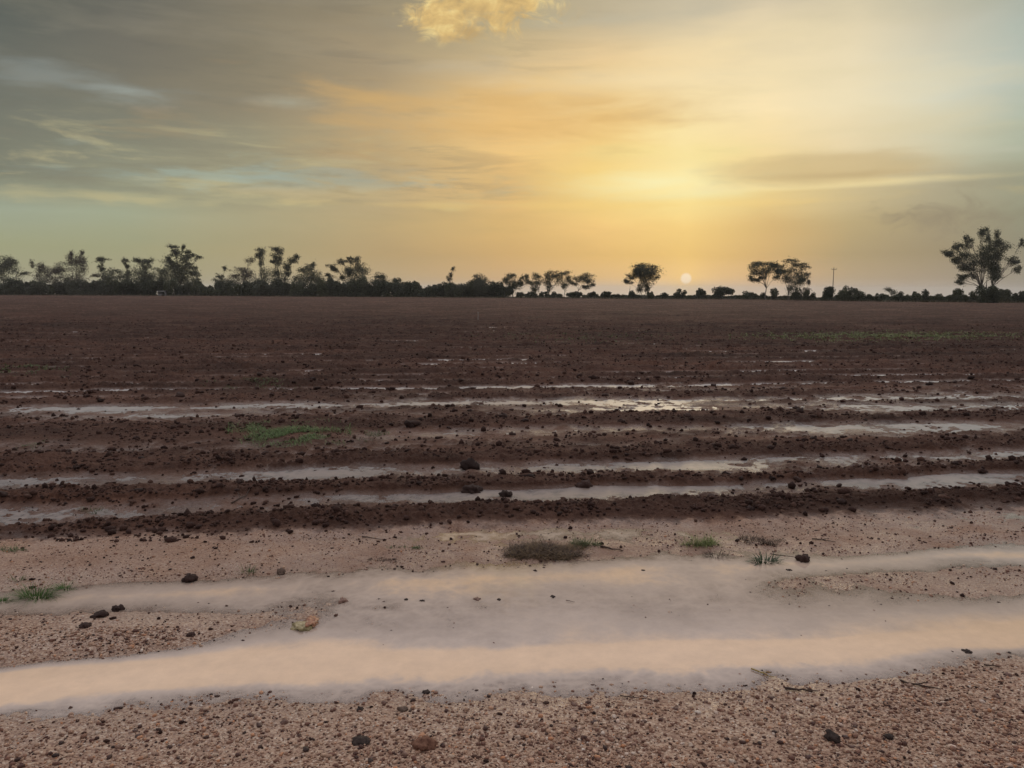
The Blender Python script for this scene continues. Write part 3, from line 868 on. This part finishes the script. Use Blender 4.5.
patch('grass', 228, 350, 422, 446, 5200, .08, leaf_material('field_green', (.08, .13, .045), (.18, .25, .10)), 21, 'bright green patch of young grass in the ploughed field')
patch('grass', 350, 410, 428, 442, 700, .05, DULL, 22, 'thin green trail of grass right of the bright patch')
patch('grass', 5, 48, 436, 448, 500, .05, DULL, 23, 'faint green patch in the field near the left border')
patch('grass', 730, 1040, 332, 342, 16000, .11, leaf_material('strip_green', (.10, .125, .05), (.22, .24, .10)), 24, 'long pale green grass strip far out in the field at the right', .03)
patch('grass', -20, 70, 366, 376, 2000, .07, DULL, 25, 'dull green strip in the field at the left border, mid-distance', .02)
patch('grass', 200, 300, 380, 390, 900, .06, DULL, 26, 'thin green scatter beyond the long furrow puddle, left of centre', .015)
patch('grass', 460, 700, 330, 346, 2200, .08, DULL, 27, 'faint green strip left of the long pale grass strip', .03)


def tube(pts, radii, sides=6):
    pts = np.array(pts, float); n = len(pts); V = []
    for i in range(n):
        d = pts[min(i + 1, n - 1)] - pts[max(i - 1, 0)]; d /= np.linalg.norm(d) + 1e-9
        up = np.array([0, 0, 1.0]) if abs(d[2]) < .9 else np.array([1.0, 0, 0])
        a = np.cross(d, up); a /= np.linalg.norm(a); b = np.cross(d, a)
        for k in range(sides):
            t = 2 * math.pi * k / sides
            V.append(pts[i] + (a * math.cos(t) + b * math.sin(t)) * radii[i])
    F = []
    for i in range(n - 1):
        for k in range(sides):
            F.append([i * sides + k, i * sides + (k + 1) % sides, (i + 1) * sides + (k + 1) % sides, (i + 1) * sides + k])
    return np.array(V), np.array(F)


def merge(parts):
    Vs, Fs, o = [], [], 0
    for V, F in parts:
        Vs.append(V); Fs.append(F + o); o += len(V)
    return np.concatenate(Vs), np.concatenate(Fs)


def plain(name, c1, c2, scale=30, rough=.7, spec=.25):
    m, gr = new_mat(name); ps = gr.node('ShaderNodeNewGeometry').outputs['Position']
    n = gr.noise(ps, scale, 4, .6)
    finish(gr, pbsdf(gr, gr.mix(gr.rng(n, .35, .65), c1, c2), rough, spec, bump(gr, n, .5, .01)))
    return m


TWIG = plain('twig_bark', (.03, .018, .014), (.09, .055, .04), 60)
TWIGY = plain('yellow_twig', (.20, .13, .04), (.36, .26, .09), 60)


def twig(x0, y0, x1, y1, r, mat, label, seed, fork=True, lift=.004):
    rg = random.Random(seed)
    a, b = at(x0, y0), at(x1, y1)
    pts = []
    for i in range(6):
        t = i / 5; q = a + (b - a) * t
        q = q + np.array([rg.uniform(-1, 1), rg.uniform(-1, 1), 0]) * r * 1.2
        q[2] = max(gz(q[0], q[1]), 0) + lift + r * .6
        pts.append(q)
    o0 = pts[0].copy(); pts = [q - o0 for q in pts]
    parts = [tube(pts, [r * (1 - .6 * i / 5) for i in range(6)])]
    if fork:
        d = (pts[5] - pts[0]); s = np.array([-d[1], d[0], 0]) * .25
        parts.append(tube([pts[2], pts[2] + d * .18 + s * .6 + np.array([0, 0, r]), pts[2] + d * .3 + s], [r * .6, r * .45, r * .2]))
    V, F = merge(parts)
    o = mesh_obj('twig', V, F, mat, loc=tuple(o0))
    return tag(o, label, 'twig')


twig(752, 670, 774, 679, .0035, TWIGY, 'yellowish twig floating at the near edge of the peach puddle', 1)
twig(900, 684, 940, 693, .005, TWIG, 'dark twig on the gravel bank at the right', 2)
twig(786, 691, 816, 694, .006, TWIG, 'thick dark bark piece at the top of the gravel bank, right of the yellowish twig', 3, False)
twig(984, 666, 1000, 669, .004, TWIG, 'short dark twig at the waterline by the right border', 4, False)
twig(600, 549, 622, 552, .007, TWIG, 'dark stick pointing out of the right end of the dry clump', 5, False)
twig(770, 556, 800, 560, .0035, TWIG, 'thin stalk leading from the weed to the round clod', 6, False, .012)
twig(812, 541, 836, 544, .0045, TWIG, 'thin dark twig lying on the sand in front of the field at the right', 7)
twig(232, 505, 254, 494, .006, TWIG, 'slanting twig on the ridge beyond the first furrow puddle at the left', 8)
twig(362, 538, 386, 541, .004, TWIG, 'short straw on the sand beside the small pool', 9, False)
twig(566, 601, 575, 603, .002, TWIG, 'tiny straw in the shallows at the centre', 10, False)
twig(620, 697, 655, 703, .0025, TWIG, 'thin straw on the gravel bank below the centre of the puddle', 11, False)


# ------------------------------------------------------------------ trees
BARK = plain('eucalypt_bark', (.10, .085, .07), (.26, .235, .20), 2.5, .8)
BARKD = plain('dark_bark', (.04, .034, .028), (.09, .075, .06), 2.5, .85)
LEAFS = {
    'grey': leaf_material('grey_green_foliage', (.052, .058, .040), (.112, .116, .080), .6, .1),
    'dark': leaf_material('dark_foliage', (.030, .036, .023), (.075, .084, .050), .6, .1),
    'olive': leaf_material('olive_foliage', (.044, .052, .030), (.100, .108, .060), .6, .1),
    'brown': leaf_material('brown_foliage', (.058, .050, .040), (.120, .102, .078), .6, .1),
}


def base_y(px):
    """pixel row of the foot of the tree belt"""
    return float(np.interp(px, [-60, 0, 200, 400, 600, 760, 860, 1024, 1100], [295.2, 295.2, 296, 297.2, 298.6, 299.6, 301.5, 302.8, 303]))


def leaves(P, size, seed, asp=.45):
    r = np.random.RandomState(seed); n = len(P)
    d = r.randn(n, 3); d[:, 2] -= .4; d /= np.linalg.norm(d, axis=1)[:, None]
    e = np.cross(d, r.randn(n, 3)); e /= np.linalg.norm(e, axis=1)[:, None] + 1e-9
    s = size * r.uniform(.6, 1.3, n)[:, None]
    V = np.stack([P - d * s * .5, P + e * s * asp * .5, P + d * s * .5, P - e * s * asp * .5], 1).reshape(-1, 3)
    F = np.arange(4 * n).reshape(n, 4)
    return V, F, np.repeat(r.rand(n), 4)


def tree(bx, clumps, leaf, label, seed, name='gum_tree', dist_add=0.0, dens=1.0, bark=None, trunk=1.0, stems=1, group=None, cat='tree', lsize=1.0):
    """clumps: (px, py, half width, half height) as the crown shows from the field edge"""
    rg = random.Random(seed); r = np.random.RandomState(seed)
    b = at(bx, base_y(bx)); sc = (b[1] + dist_add) / b[1]
    b = b * sc; b[2] = 0
    D_ = b[1]
    def wpt(px, py):
        v = ray(px, py); t = D_ / v[1]
        return np.array([v[0] * t, 0, CAM_H + v[2] * t]) - np.array([b[0], 0, 0])
    k = D_ / FPX
    tops = [wpt(c[0], c[1]) for c in clumps]
    width = max(abs(t[0]) for t in tops) + 1
    root = empty(name, (b[0], b[1], 0)); tag(root, label, cat, group)
    P = []; ends = []
    for c, t in zip(clumps, tops):
        rx, rz = c[2] * k, c[3] * k
        dep = rg.uniform(-.7, .7) * max(.0, min(width, 6) * .7)
        cy = dep; ends.append((np.array([t[0], cy, t[2]]), rz, rx))
        ry = max(rx * .9, rz * .8)
        nsub = int(3 + 2.2 * (c[2] * c[3]) ** .5)
        for _ in range(nsub):
            o = r.randn(3) * .68; o = o / max(1, np.linalg.norm(o) / 1.25) 
            cc = np.array([t[0] + o[0] * rx, cy + o[1] * ry, t[2] + o[2] * rz])
            nl = int(dens * 40 * (c[2] * c[3]) / max(nsub, 1) ** 1.0 + 14)
            q = r.randn(nl, 3) * np.array([rx * .36, ry * .36, rz * .34])
            P.append(cc + q)
    ls = lsize * np.clip(1.12 * k, .18, .32)
    # trunk and limbs
    ztop = max(e[0][2] for e in ends); zlow = min(e[0][2] for e in ends)
    fork = np.array([0, 0, max(zlow * .55, ztop * .22)])
    tw = (.018 + .013 * ztop) * trunk / stems ** .5
    wood = []
    bases = [np.array([(i - (stems - 1) / 2) * tw * 1.6, rg.uniform(-.3, .3) * tw, -.1]) for i in range(stems)]
    forks = []
    for i, bs in enumerate(bases):
        fk = fork + np.array([(i - (stems - 1) / 2) * tw * 6 + rg.uniform(-.3, .3), rg.uniform(-.4, .4), rg.uniform(-.3, .3)])
        mid = (bs + fk) / 2 + np.array([rg.uniform(-.15, .15), 0, 0])
        wood.append(tube([bs, mid, fk], [tw, tw * .82, tw * .7], 7)); forks.append(fk)
    tw *= 1.0
    trunk_o = mesh_obj('trunk', *merge(wood), bark or BARKD, root)
    limbs = []
    for e, rz, rx in ends:
        fk = forks[int(np.argmin([abs(f[0] - e[0]) for f in forks]))]
        ln = np.linalg.norm(e - fk)
        m1 = fk + (e - fk) * .4 + np.array([rg.uniform(-.08, .08) * ln - .12 * (e[0] - fk[0]), rg.uniform(-.1, .1) * ln, .05 * ln])
        rb = tw * .42
        limbs.append(tube([fk, m1, e, e + np.array([0, 0, rz * .5])], [rb, rb * .7, rb * .35, rb * .12], 5))
        for _ in range(6):
            q = e + np.array([rg.uniform(-1, 1) * rx, rg.uniform(-.6, .6) * rx, rg.uniform(-.5, .9) * rz])
            s0 = m1 + (e - m1) * rg.uniform(.2, .9)
            limbs.append(tube([s0, (s0 + q) / 2 + np.array([0, 0, .06 * ln]), q], [rb * .3, rb * .2, rb * .08], 4))
            nl = int(44 * dens); tt = r.uniform(.5, 1.15, (nl, 1))
            P.append(s0 + (q - s0) * tt + r.randn(nl, 3) * max(.20, rz * .34))
    mesh_obj('limbs', *merge(limbs), bark or BARKD, root)
    P = np.concatenate(P); P[:, 2] = np.maximum(P[:, 2], .15)
    V, F, t = leaves(P, ls, seed)
    mesh_obj('crown', V, F, LEAFS[leaf], root, smooth=False, attrs={'tint': t})
    return root


TREES = [
    (5, [(3,262,6,5),(10,265,6,4),(18,262,4,3),(12,270,7,4),(21,273,4,1.6),(3,275,7,6),(10,280,8,4)], 'grey', 'wide thin-crowned gum tree cut off by the left border', .7, 1),
    (42, [(33,264,1.6,3),(37,268,2.4,3),(43,266,2,4),(40,275,4,5),(50,272,4,4),(45,281,7,4)], 'brown', 'sparse spreading tree second from the left border, with bare upright branches', .55, 2),
    (76, [(64,257,2,4),(71,254,1.6,1.6),(74,260,5,3.6),(82,253,1.6,1.6),(86,262,3.6,5),(68,268,7,4),(56,272,7,4),(80,270,7,6),(60,280,10,5),(76,281,9,5),(90,275,3.5,1.5)], 'brown', 'broad greyish gum tree with fanned bare upper branches, third from the left border', .7, 2),
    (104, [(104,260,5,2),(98,259,2.6,1.2),(103,267,2.5,3.5),(104,275,3.4,5),(104,284,5,4)], 'dark', 'narrow tree with a small T-shaped top, just right of the broad fanned gum', .8, 1),
    (116, [(115,271,6,2.4),(112,277,6,3),(120,276,4,4),(117,284,6,3)], 'grey', 'low round tree between the T-shaped tree and the thin spindly one', .7, 1),
    (127, [(126,261,2.4,2.6),(127,266,1.6,2),(128,273,1.6,2),(127,281,4,4)], 'grey', 'thin spindly tree with a single tuft of leaves on top, left part of the belt', .8, 1),
    (145, [(137,260,2.6,1.8),(143,262,3.4,2.4),(150,261,4.4,2.4),(145,267,3.6,3),(143,275,10,6),(138,281,9,6),(150,279,6,5)], 'dark', 'dark tree with flat ragged top left of the tallest gum', .85, 1),
    (162, [(161,270,6,2.5),(163,277,5,4),(160,284,5,4)], 'olive', 'short dome-shaped tree tucked against the left side of the tallest gum', .8, 1),
    (181, [(176,247,5,1.6),(172,251,3,1.8),(178,254,6,2.4),(185,252,3,1.8),(186,247,1.5,.8),(191,255,3.5,1.6),(196,257,3,1),(164,258,3,1.4),(167,261,2.3,1.3),(184,259,6,2.6),(172,264,6,3.6),(181,268,9,5.5),(176,276,10,6),(187,276,8,6),(190,265,4.5,2.6),(180,284,11,5)], 'dark', 'tallest gum of the left half with a layered open crown', .85, 1),
    (195, [(197,268,2,.9),(194,272,3.6,1.8),(198,275,3,1.8),(195,281,4,3)], 'olive', 'small tree leaning on the right side of the tallest left-hand gum', .8, 1),
    (221, [(220,276,3.4,1.8),(226,268,2,1.1),(221,281,5,3),(222,285,6,3)], 'grey', 'small low tree standing alone in the dip between the tallest gum and the twin-crowned gums', .7, 1),
    (243, [(240,270,7,2.2),(248,273,7,3.4),(236,276,4,1.8),(250,260,3.4,2),(243,279,8,5),(234,283,6,4)], 'brown', 'flat spreading tree left of the tall twin-crowned gums', .65, 1),
    (263, [(261,250,3.6,1.6),(258,255,2.6,2.4),(263,254,2.6,3.6),(262,263,1.8,4.6),(265,274,5,5),(260,282,7,4)], 'grey', 'slim gum with a narrow curved crown, left one of the twin-crowned gums', .75, 1),
    (280, [(275,249,3.6,1.8),(279,251,3.6,3.4),(276,257,4,3.4),(272,261,2.4,1.8),(280,262,2.6,4),(279,274,5,5),(281,283,7,4)], 'dark', 'tall gum with a dense round top, right one of the twin-crowned gums', .85, 1),
    (285, [(298,257,2.6,2.4),(295,261,3.6,3.4),(291,267,3.6,3.6),(287,273,2.6,3)], 'dark', 'gum leaning right with a wedge crown, next to the twin-crowned gums', .9, 1),
    (312, [(304,270,4,2.4),(314,265,1.6,2.6),(311,270,6,3.6),(309,277,10,6),(318,279,6,5),(300,281,7,4)], 'olive', 'broad mounded tree between the leaning gum and the large open-crowned tree', .8, 1),
    (352, [(334,267,3.6,2.4),(341,262,4,2.4),(337,270,2.6,1.6),(350,260,3,2),(355,261,4,3.4),(358,267,4,4),(352,272,5,4),(361,273,7,4.5),(330,275,2,1.3),(341,277,2,1.6),(355,281,10,6),(346,270,2.4,3)], 'dark', 'large tree with clustered open crown, rightmost big tree of the left half', .9, 1),
    (381, [(381,276,4.6,2.6),(378,281,7,4),(384,284,6,4)], 'dark', 'small rounded tree right of the large open-crowned tree', .9, 1),
    (396, [(397,280,3,2.4),(396,286,6,4)], 'dark', 'little pointed tree ending the taller stand on the left', .9, 1),
    (450, [(453,269,1.5,1.2),(450,275,1.8,1.6),(449,279,2,2),(450,286,5,4)], 'grey', 'wispy thin sapling rising above the low scrub near the centre', .5, 1),
    (480, [(480,278,5,2.6),(473,282,3.4,2.6),(486,282,3.6,2.6),(480,287,8,5)], 'grey', 'round-topped small tree right of the wispy sapling', .8, 1),
    (512, [(511,276,5,2.4),(505,281,3,2.6),(515,283,5.6,3.6),(510,290,4,5),(513,287,5,3)], 'olive', 'first of the row of small gums with light between their trunks', .9, 1),
    (536, [(525,277,3,2.4),(528,282,4,2.6),(537,276,4,2.4),(535,283,4,3.6),(535,290,3,3),(520,283,2.4,3)], 'olive', 'two-lobed small gum, second of the row near the centre', .85, 1),
    (549, [(549,275,3,3.2),(547,281,3.6,4),(550,287,2.4,3.4),(556,275,4.4,2.4)], 'dark', 'dark upright small gum, third of the row near the centre', .85, 1),
    (564, [(558,280,4.6,3.6),(564,273,4.6,1.8),(568,279,2.8,3.6),(564,286,3.4,2.6)], 'olive', 'tallest small gum of the central row, with a bare pale stem', .8, 1),
    (579, [(573,283,3.6,2.4),(580,279,5.4,3),(586,277,5,2.4),(590,281,4,3.2),(594,285,1.2,1),(585,287,3.4,1.8)], 'dark', 'umbrella-shaped small gum, last of the central row', .85, 1),
    (643, [(645,271,9,4.5),(638,274,5,3),(645,266.5,8,2.4),(653,268.5,4.6,2),(640,270,6,2.4),(636,272,4,2.4),(630,277,4,2.2),(626,281,2,1.6),(642,276,5,4.4),(650,275,3.6,4.6),(645,283,6,4.4),(641,290,2.4,4),(648,289,2.4,3),(658,277,2,.9)], 'dark', 'solitary wide-crowned gum standing left of the setting sun', 1.0, 2),
    (630, [(630,282,2.6,1.6)], 'grey', 'thin bare-stemmed sapling under the left edge of the solitary gum', .4, 1),
    (765, [(757,264,5,2),(765,263.5,6,1.8),(753,270,2.8,4.4),(760,272,4.4,2.6),(768,272,4.6,3.6),(756,280,3.6,1.6),(764,278,3.6,1.8),(752,278,1.6,1.8),(772,267,4,3.4),(776,276,2.6,2.6)], 'olive', 'rounded gum on a slim pale trunk, left of the pair right of the sun', 1.0, 1),
    (788, [(780,265,5,2),(790,261,6,1.6),(798,265,6,1.8),(804,267,3.4,1.4),(777,271,3.6,2.6),(787,270,8,3.6),(800,274,4.6,2.4),(805,279,3.6,1.6),(788,278,6.4,4.6),(796,282,4.6,3.6),(790,290,5,5)], 'dark', 'larger broad gum, right of the pair right of the sun', 1.0, 2),
    (809, [(809,274,1.8,1.1),(809,282,1.2,1.8),(807,291,4.4,3)], 'brown', 'thin reddish dying sapling beside the broad gum of the pair', .7, 1),
    (890, [(890,289.5,3.6,1.4),(893,293,3,2)], 'grey', 'thin flat-topped small tree among the bushes right of the utility pole', .6, 1),
    (986, [(984,250,7,4),(990,270,7,4),(972,262,6,4),(1002,256,5,4),(960,268,4,2.4),(984,276,5,4),(1000,272,4,3),(943,254,4,2.2),(950,253,4,2.2),(957,255,5,3.6),(947,260,1.8,.9),(961,247,3.6,2.6),(968,245,3,1.8),(984,230,2.8,1),(978,234,3.6,2.2),(971,237,1.8,1.8),(978,242,3.6,3.6),(998,228.5,1.3,1.2),(998,233.5,1.6,3.4),(993,243,4.4,3.6),(998,239,2.6,3.4),(1006,247,5.4,4),(1012,244,1.8,2.6),(1011,260,4.6,2.6),(1018,262,3,1.3),(1010,269,1.8,3.2),(996,256,7,4),(976,255,7,4),(961,261,4.6,3),(969,268,6.4,3.6),(980,263,5.4,3.4),(994,264.5,5,4),(1006,267,4,2.2),(964,276,4,1.6),(961,283,3,1.1),(970,279,3.6,2.2),(977,276,2.6,2.4)], 'dark', 'largest gum at the right end with a fan of pale limbs and ragged crown', 1.05, 3),
]
for i, (bx, cl2, lf, lb, dn, st) in enumerate(TREES):
    tree(bx, cl2, lf, lb, 300 + i, dens=dn, stems=st, bark=BARK if bx in (643, 765, 788, 564, 986, 536) else None,
         dist_add=2 if bx == 986 else -6 if bx in (643, 765, 788) else (rr.uniform(2, 18)), trunk=1.3 if bx == 986 else 1.0)

# bushes along the field edge
BUSH = [
    (607, 294.5, 6, 3.4, 'dark'), (618, 296, 5, 2, 'dark'), (633, 294, 4, 4, 'dark'), (651, 294.5, 4, 3.2, 'olive'), (664, 295, 5, 3, 'dark'),
    (680, 293.4, 6.4, 5, 'dark'), (692, 296.6, 3.4, 2, 'dark'), (702, 294, 6.4, 5, 'dark'), (723, 292.4, 12, 6, 'dark'), (741, 297, 5, 2.4, 'olive'), (750, 294, 7, 4.4, 'olive'),
    (763, 295.5, 3.4, 3.6, 'dark'), (776, 292.5, 6, 4.8, 'olive'), (797, 295, 6, 4, 'dark'), (808, 294, 6, 4.6, 'olive'), (825, 292.6, 9, 6.6, 'dark'), (841, 297, 5, 3.4, 'olive'),
    (848, 292, 8, 6.2, 'olive'), (857, 292.4, 8, 6.4, 'dark'), (871, 296.8, 5, 3.2, 'dark'), (881, 295.6, 5.4, 4.2, 'dark'), (898, 295.8, 6, 4.2, 'dark'),
    (908, 297.5, 5, 3, 'olive'), (916, 295.8, 5, 4.6, 'olive'), (924, 294.5, 4.6, 5.6, 'dark'), (932, 298, 5, 3.6, 'olive'), (939, 296.4, 5, 5, 'olive'), (950, 298, 6, 4, 'olive'),
    (962, 295, 11, 6.4, 'olive'), (985, 292.5, 12.5, 9.5, 'dark'), (1004, 295.6, 8, 6.2, 'olive'), (1021, 296, 8, 6, 'dark'), (1036, 295, 8, 6, 'olive'),
]
BL = {618: 'low flat bush in the gap just left of the solitary gum', 633: 'small bush under the left side of the solitary gum', 651: 'small olive bush touching the right side of the solitary gum trunk', 664: 'low bush midway between the solitary gum and the bush under the sun', 692: 'small low mound between the two round bushes near the sun', 741: 'low olive bush right of the widest dark bush', 763: 'small bush at the foot of the slim pale-trunked gum', 776: 'olive bush between the trunks of the pair of gums', 797: 'dark bush at the right foot of the broad gum of the pair', 808: 'olive bush below the thin dying sapling', 841: 'low olive bush at the foot of the utility pole, on its right', 871: 'small dark bush just right of the double bush', 881: 'dark bush left of the thin flat-topped small tree', 898: 'dark bush right of the thin flat-topped small tree', 908: 'low olive bush, second to the right of the thin flat-topped tree', 916: 'olive bush, third to the right of the thin flat-topped tree', 924: 'upright dark bush midway between the flat-topped tree and the largest gum', 932: 'low olive bush right of the upright dark bush', 939: 'rounded olive bush below the left tip of the crown of the largest gum', 950: 'low olive bush under the left half of the crown of the largest gum', 1004: 'olive bush right of the foot of the largest gum', 1021: 'dark bush at the right border of the photo', 1036: 'olive bush cut off by the right border',
      723: 'widest low dark bush between the sun and the pair of gums', 680: 'round dark bush directly under the setting sun',
      702: 'round dark bush just right of the setting sun', 985: 'big dense dark bush at the foot of the largest right-hand gum',
      825: 'round bush just left of the utility pole', 848: 'paler left half of the double bush right of the utility pole', 857: 'darker right half of the double bush right of the utility pole',
      962: 'wide olive bush left of the foot of the largest gum', 607: 'low dark bush between the central row of gums and the solitary gum',
      750: 'peaked olive bush left of the pair of gums'}


def bush(px, py, rx, rz, leaf, label, seed, group=None, dadd=0.0, dens=1.0):
    r = np.random.RandomState(seed)
    b = at(px, base_y(px)); sc = (b[1] + dadd) / b[1]; b = b * sc; b[2] = 0
    k = b[1] / FPX
    v = ray(px, py - rz); top = CAM_H + v[2] * b[1] / v[1]
    top = max(top, .8); wx = rx * k; wy = max(wx * .7, top * .6)
    n = int(dens * 75 * rx * max(rz, 3) * .5) + 300
    nl = 9
    lob = np.stack([r.uniform(-.7, .7, nl) * wx, r.uniform(-.7, .7, nl) * wy, r.uniform(.12, .80, nl) * top], -1)
    lob[:, 2] *= 1 - .45 * (np.abs(lob[:, 0]) / wx) ** 2
    w_ = r.randint(0, nl, n)
    q = r.randn(n, 3); q /= np.linalg.norm(q, axis=1)[:, None]; q *= (r.rand(n) ** .4)[:, None]
    P = lob[w_] + q * np.array([wx * .46, wy * .46, top * .32]) * r.uniform(.75, 1.12, nl)[w_][:, None]
    P[:, 2] = np.clip(P[:, 2], .05, None)
    V, F, t = leaves(P, np.clip(1.5 * k, .24, .42), seed, .6)
    root = empty('bush', (b[0], b[1], 0)); tag(root, label, 'bush', group)
    mesh_obj('foliage', V, F, LEAFS[leaf], root, smooth=False, attrs={'tint': t})
    st = []
    for j in range(5):
        e = lob[j]
        st.append(tube([[e[0] * .15, e[1] * .15, -.05], [e[0] * .5, e[1] * .5, e[2] * .5], list(e)], [.06, .045, .015], 4))
    mesh_obj('stems', *merge(st), BARKD, root)
    return root


for i, (px, py, rx, rz, lf) in enumerate(BUSH):
    if px in BL:
        bush(px, py, rx, rz, lf, BL[px], 500 + i, dadd=-4 if px == 985 else 0)
    else:
        bush(px, py, rx, rz, lf, 'low bush in the scattered line along the far field edge, right half', 500 + i, 'bushes along the right half of the field edge')
# continuous scrub under the left trees, bush by bush
px = -14
i = 0
topline = lambda x: float(np.interp(x, [0, 40, 95, 150, 200, 215, 250, 300, 340, 400, 425, 436, 440, 470, 500, 512], [281, 281, 280, 280, 280, 284, 280, 280, 278.5, 281, 283.5, 286.5, 282, 281, 283, 289]))
while px < 508:
    rx = rr.uniform(7, 11); tp = topline(px) + rr.uniform(-2.4, 3.0)
    cy = (tp + 295) / 2; rz = (295 - tp) / 2 + .5
    bush(px, cy, rx, rz, rr.choice(['dark', 'dark', 'olive', 'grey']), 'dark bush in the continuous scrub under the left-hand trees', 600 + i, 'scrub bushes under the left trees', rr.uniform(-2, 6), 1.15)
    px += rr.uniform(6, 9); i += 1
for px in range(330, 512, 11):
    bush(px, 291.5, rr.uniform(7, 9), 4.2, rr.choice(['dark', 'olive']), 'dark bush in the continuous scrub under the left-hand trees', 800 + px, 'scrub bushes under the left trees', 9)
for px in (522, 531, 543, 556, 570, 577, 592):
    bush(px, 294 + rr.uniform(-.8, .8), rr.uniform(5, 7), rr.uniform(2.6, 3.6), rr.choice(['dark', 'olive']), 'low round bush under the central row of small gums', 700 + px, 'low bushes under the central row of gums', 3)
px = 588
while px < 1050:
    tp = float(np.interp(px, [588, 760, 800, 860, 1050], [296.6, 296.6, 296.6, 296.4, 296.2])) + rr.uniform(-1.4, .6); bb = base_y(px)
    bush(px, (tp + bb) / 2, rr.uniform(6, 9), (bb - tp) / 2 + .4, rr.choice(['dark', 'olive', 'grey']), 'low scrub bush in the thin hedge joining the larger bushes, right half', 900 + int(px), 'low scrub along the right half of the field edge', rr.uniform(4, 10), 1.0)
    px += rr.uniform(7, 11)
# thin rough grass at the far margin
P = []
rm = np.random.RandomState(77)
for _ in range(16000):
    px = rm.uniform(-60, 1090); b = at(px, base_y(px) + .25 * rm.rand())
    P.append((b[0], b[1] + rm.uniform(-1, 3), .02))
V, F, t = blades(np.array(P), .45, .09, .4, .5, 5, 2)
tag(mesh_obj('margin_grass', V, F, leaf_material('margin_grass', (.05, .042, .026), (.13, .11, .065)), smooth=False, attrs={'tint': t}),
    'rough dry grass along the foot of the trees', 'grass', kind='stuff')


# ------------------------------------------------------------------ utility pole, hut, stake
def box(cx, cy, cz, sx_, sy_, sz_):
    V = np.array([[x, y, z] for x in (-.5, .5) for y in (-.5, .5) for z in (-.5, .5)]) * [sx_, sy_, sz_] + [cx, cy, cz]
    F = np.array([[0, 1, 3, 2], [4, 6, 7, 5], [0, 4, 5, 1], [2, 3, 7, 6], [0, 2, 6, 4], [1, 5, 7, 3]])
    return V, F


WOOD = plain('weathered_pole', (.16, .135, .11), (.25, .215, .18), 6, .8)
pb = at(833, base_y(833)); pb[1] += 10; k = pb[1] / FPX
pb[0] = pb[1] * ray(833, 285)[0] / ray(833, 285)[1]
v = ray(833, 267.5); ptop = CAM_H + v[2] * pb[1] / v[1]
pole = empty('utility_pole', (pb[0], pb[1], 0)); tag(pole, 'lone wooden utility pole with a short crossarm above the bushes', 'utility pole')
mesh_obj('post', *tube([[0, 0, -.1], [0, 0, ptop * .5], [0, 0, ptop]], [.085, .075, .06], 8), WOOD, pole)
mesh_obj('crossarm', *box(0, -.11, ptop - .35, 1.0, .06, .07), WOOD, pole, smooth=False)
CER = plain('insulator', (.35, .33, .3), (.5, .48, .45), 5, .4)
for ix in (-.44, 0, .44):
    mesh_obj('insulator', *tube([[ix, -.11, ptop - .3], [ix, -.11, ptop - .22], [ix, -.11, ptop - .12]], [.035, .05, .03], 8), CER, pole)

hb = at(163, 295.4); hb = hb * ((hb[1] - 15) / hb[1]); k = hb[1] / FPX
hut = empty('shed', (hb[0], hb[1], 0)); tag(hut, 'small pale grey open-fronted shed half hidden under the tallest left gum', 'shed')
WALL = plain('pale_sheet_wall', (.20, .20, .20), (.30, .30, .29), 1.2, .6)
ROOF = plain('grey_sheet_roof', (.26, .26, .27), (.36, .36, .36), 1.2, .45)
W_, Hh = 7 * k, 5.4 * k
mesh_obj('wall', *merge([box(0, .9, Hh * .42, W_, .06, Hh * .84), box(-W_ / 2 + .035, 0, Hh * .40, .06, 1.7, Hh * .8), box(W_ / 2 - .035, 0, Hh * .40, .06, 1.7, Hh * .8),
                         box(-W_ * .2, -.86, Hh * .2, W_ * .5, .05, Hh * .4)]), WALL, hut, smooth=False)
mesh_obj('roof', *merge([box(0, 0, Hh * .9, W_ * 1.12, 2.3, .07), box(0, -1.12, Hh * .86, W_ * 1.12, .05, .16)]), ROOF, hut, smooth=False)
sk = at(478, 320, .03); zt = 1.70 + ray(478, 312)[2] * sk[1] / ray(478, 312)[1]
st_ = mesh_obj('marker_stake', *merge([tube([[0, 0, -.1], [.01, 0, (zt - .03) * .5], [.0, 0, zt - .03]], [.022, .022, .018], 6), box(0, 0, zt - .06, .06, .06, .05)]),
               plain('pale_stake', (.22, .2, .18), (.34, .31, .28), 8), loc=(sk[0], sk[1], .03))
tag(st_, 'thin pale stake standing far out in the ploughed field', 'stake')


# ------------------------------------------------------------------ thin damp air over the plain
hm, gr = new_mat('haze_air')
pv = gr.node('ShaderNodeVolumePrincipled')
pv.inputs['Color'].default_value = (.92, .90, .88, 1); pv.inputs['Density'].default_value = HAZE; pv.inputs['Anisotropy'].default_value = .2
ho = gr.node('ShaderNodeOutputMaterial'); gr.l.new(pv.outputs[0], ho.inputs['Volume'])
tag(mesh_obj('haze', *box(0, 0, -21, 8200, 8200, 86), hm, smooth=False), 'thin pale damp air over the whole plain', kind='stuff')
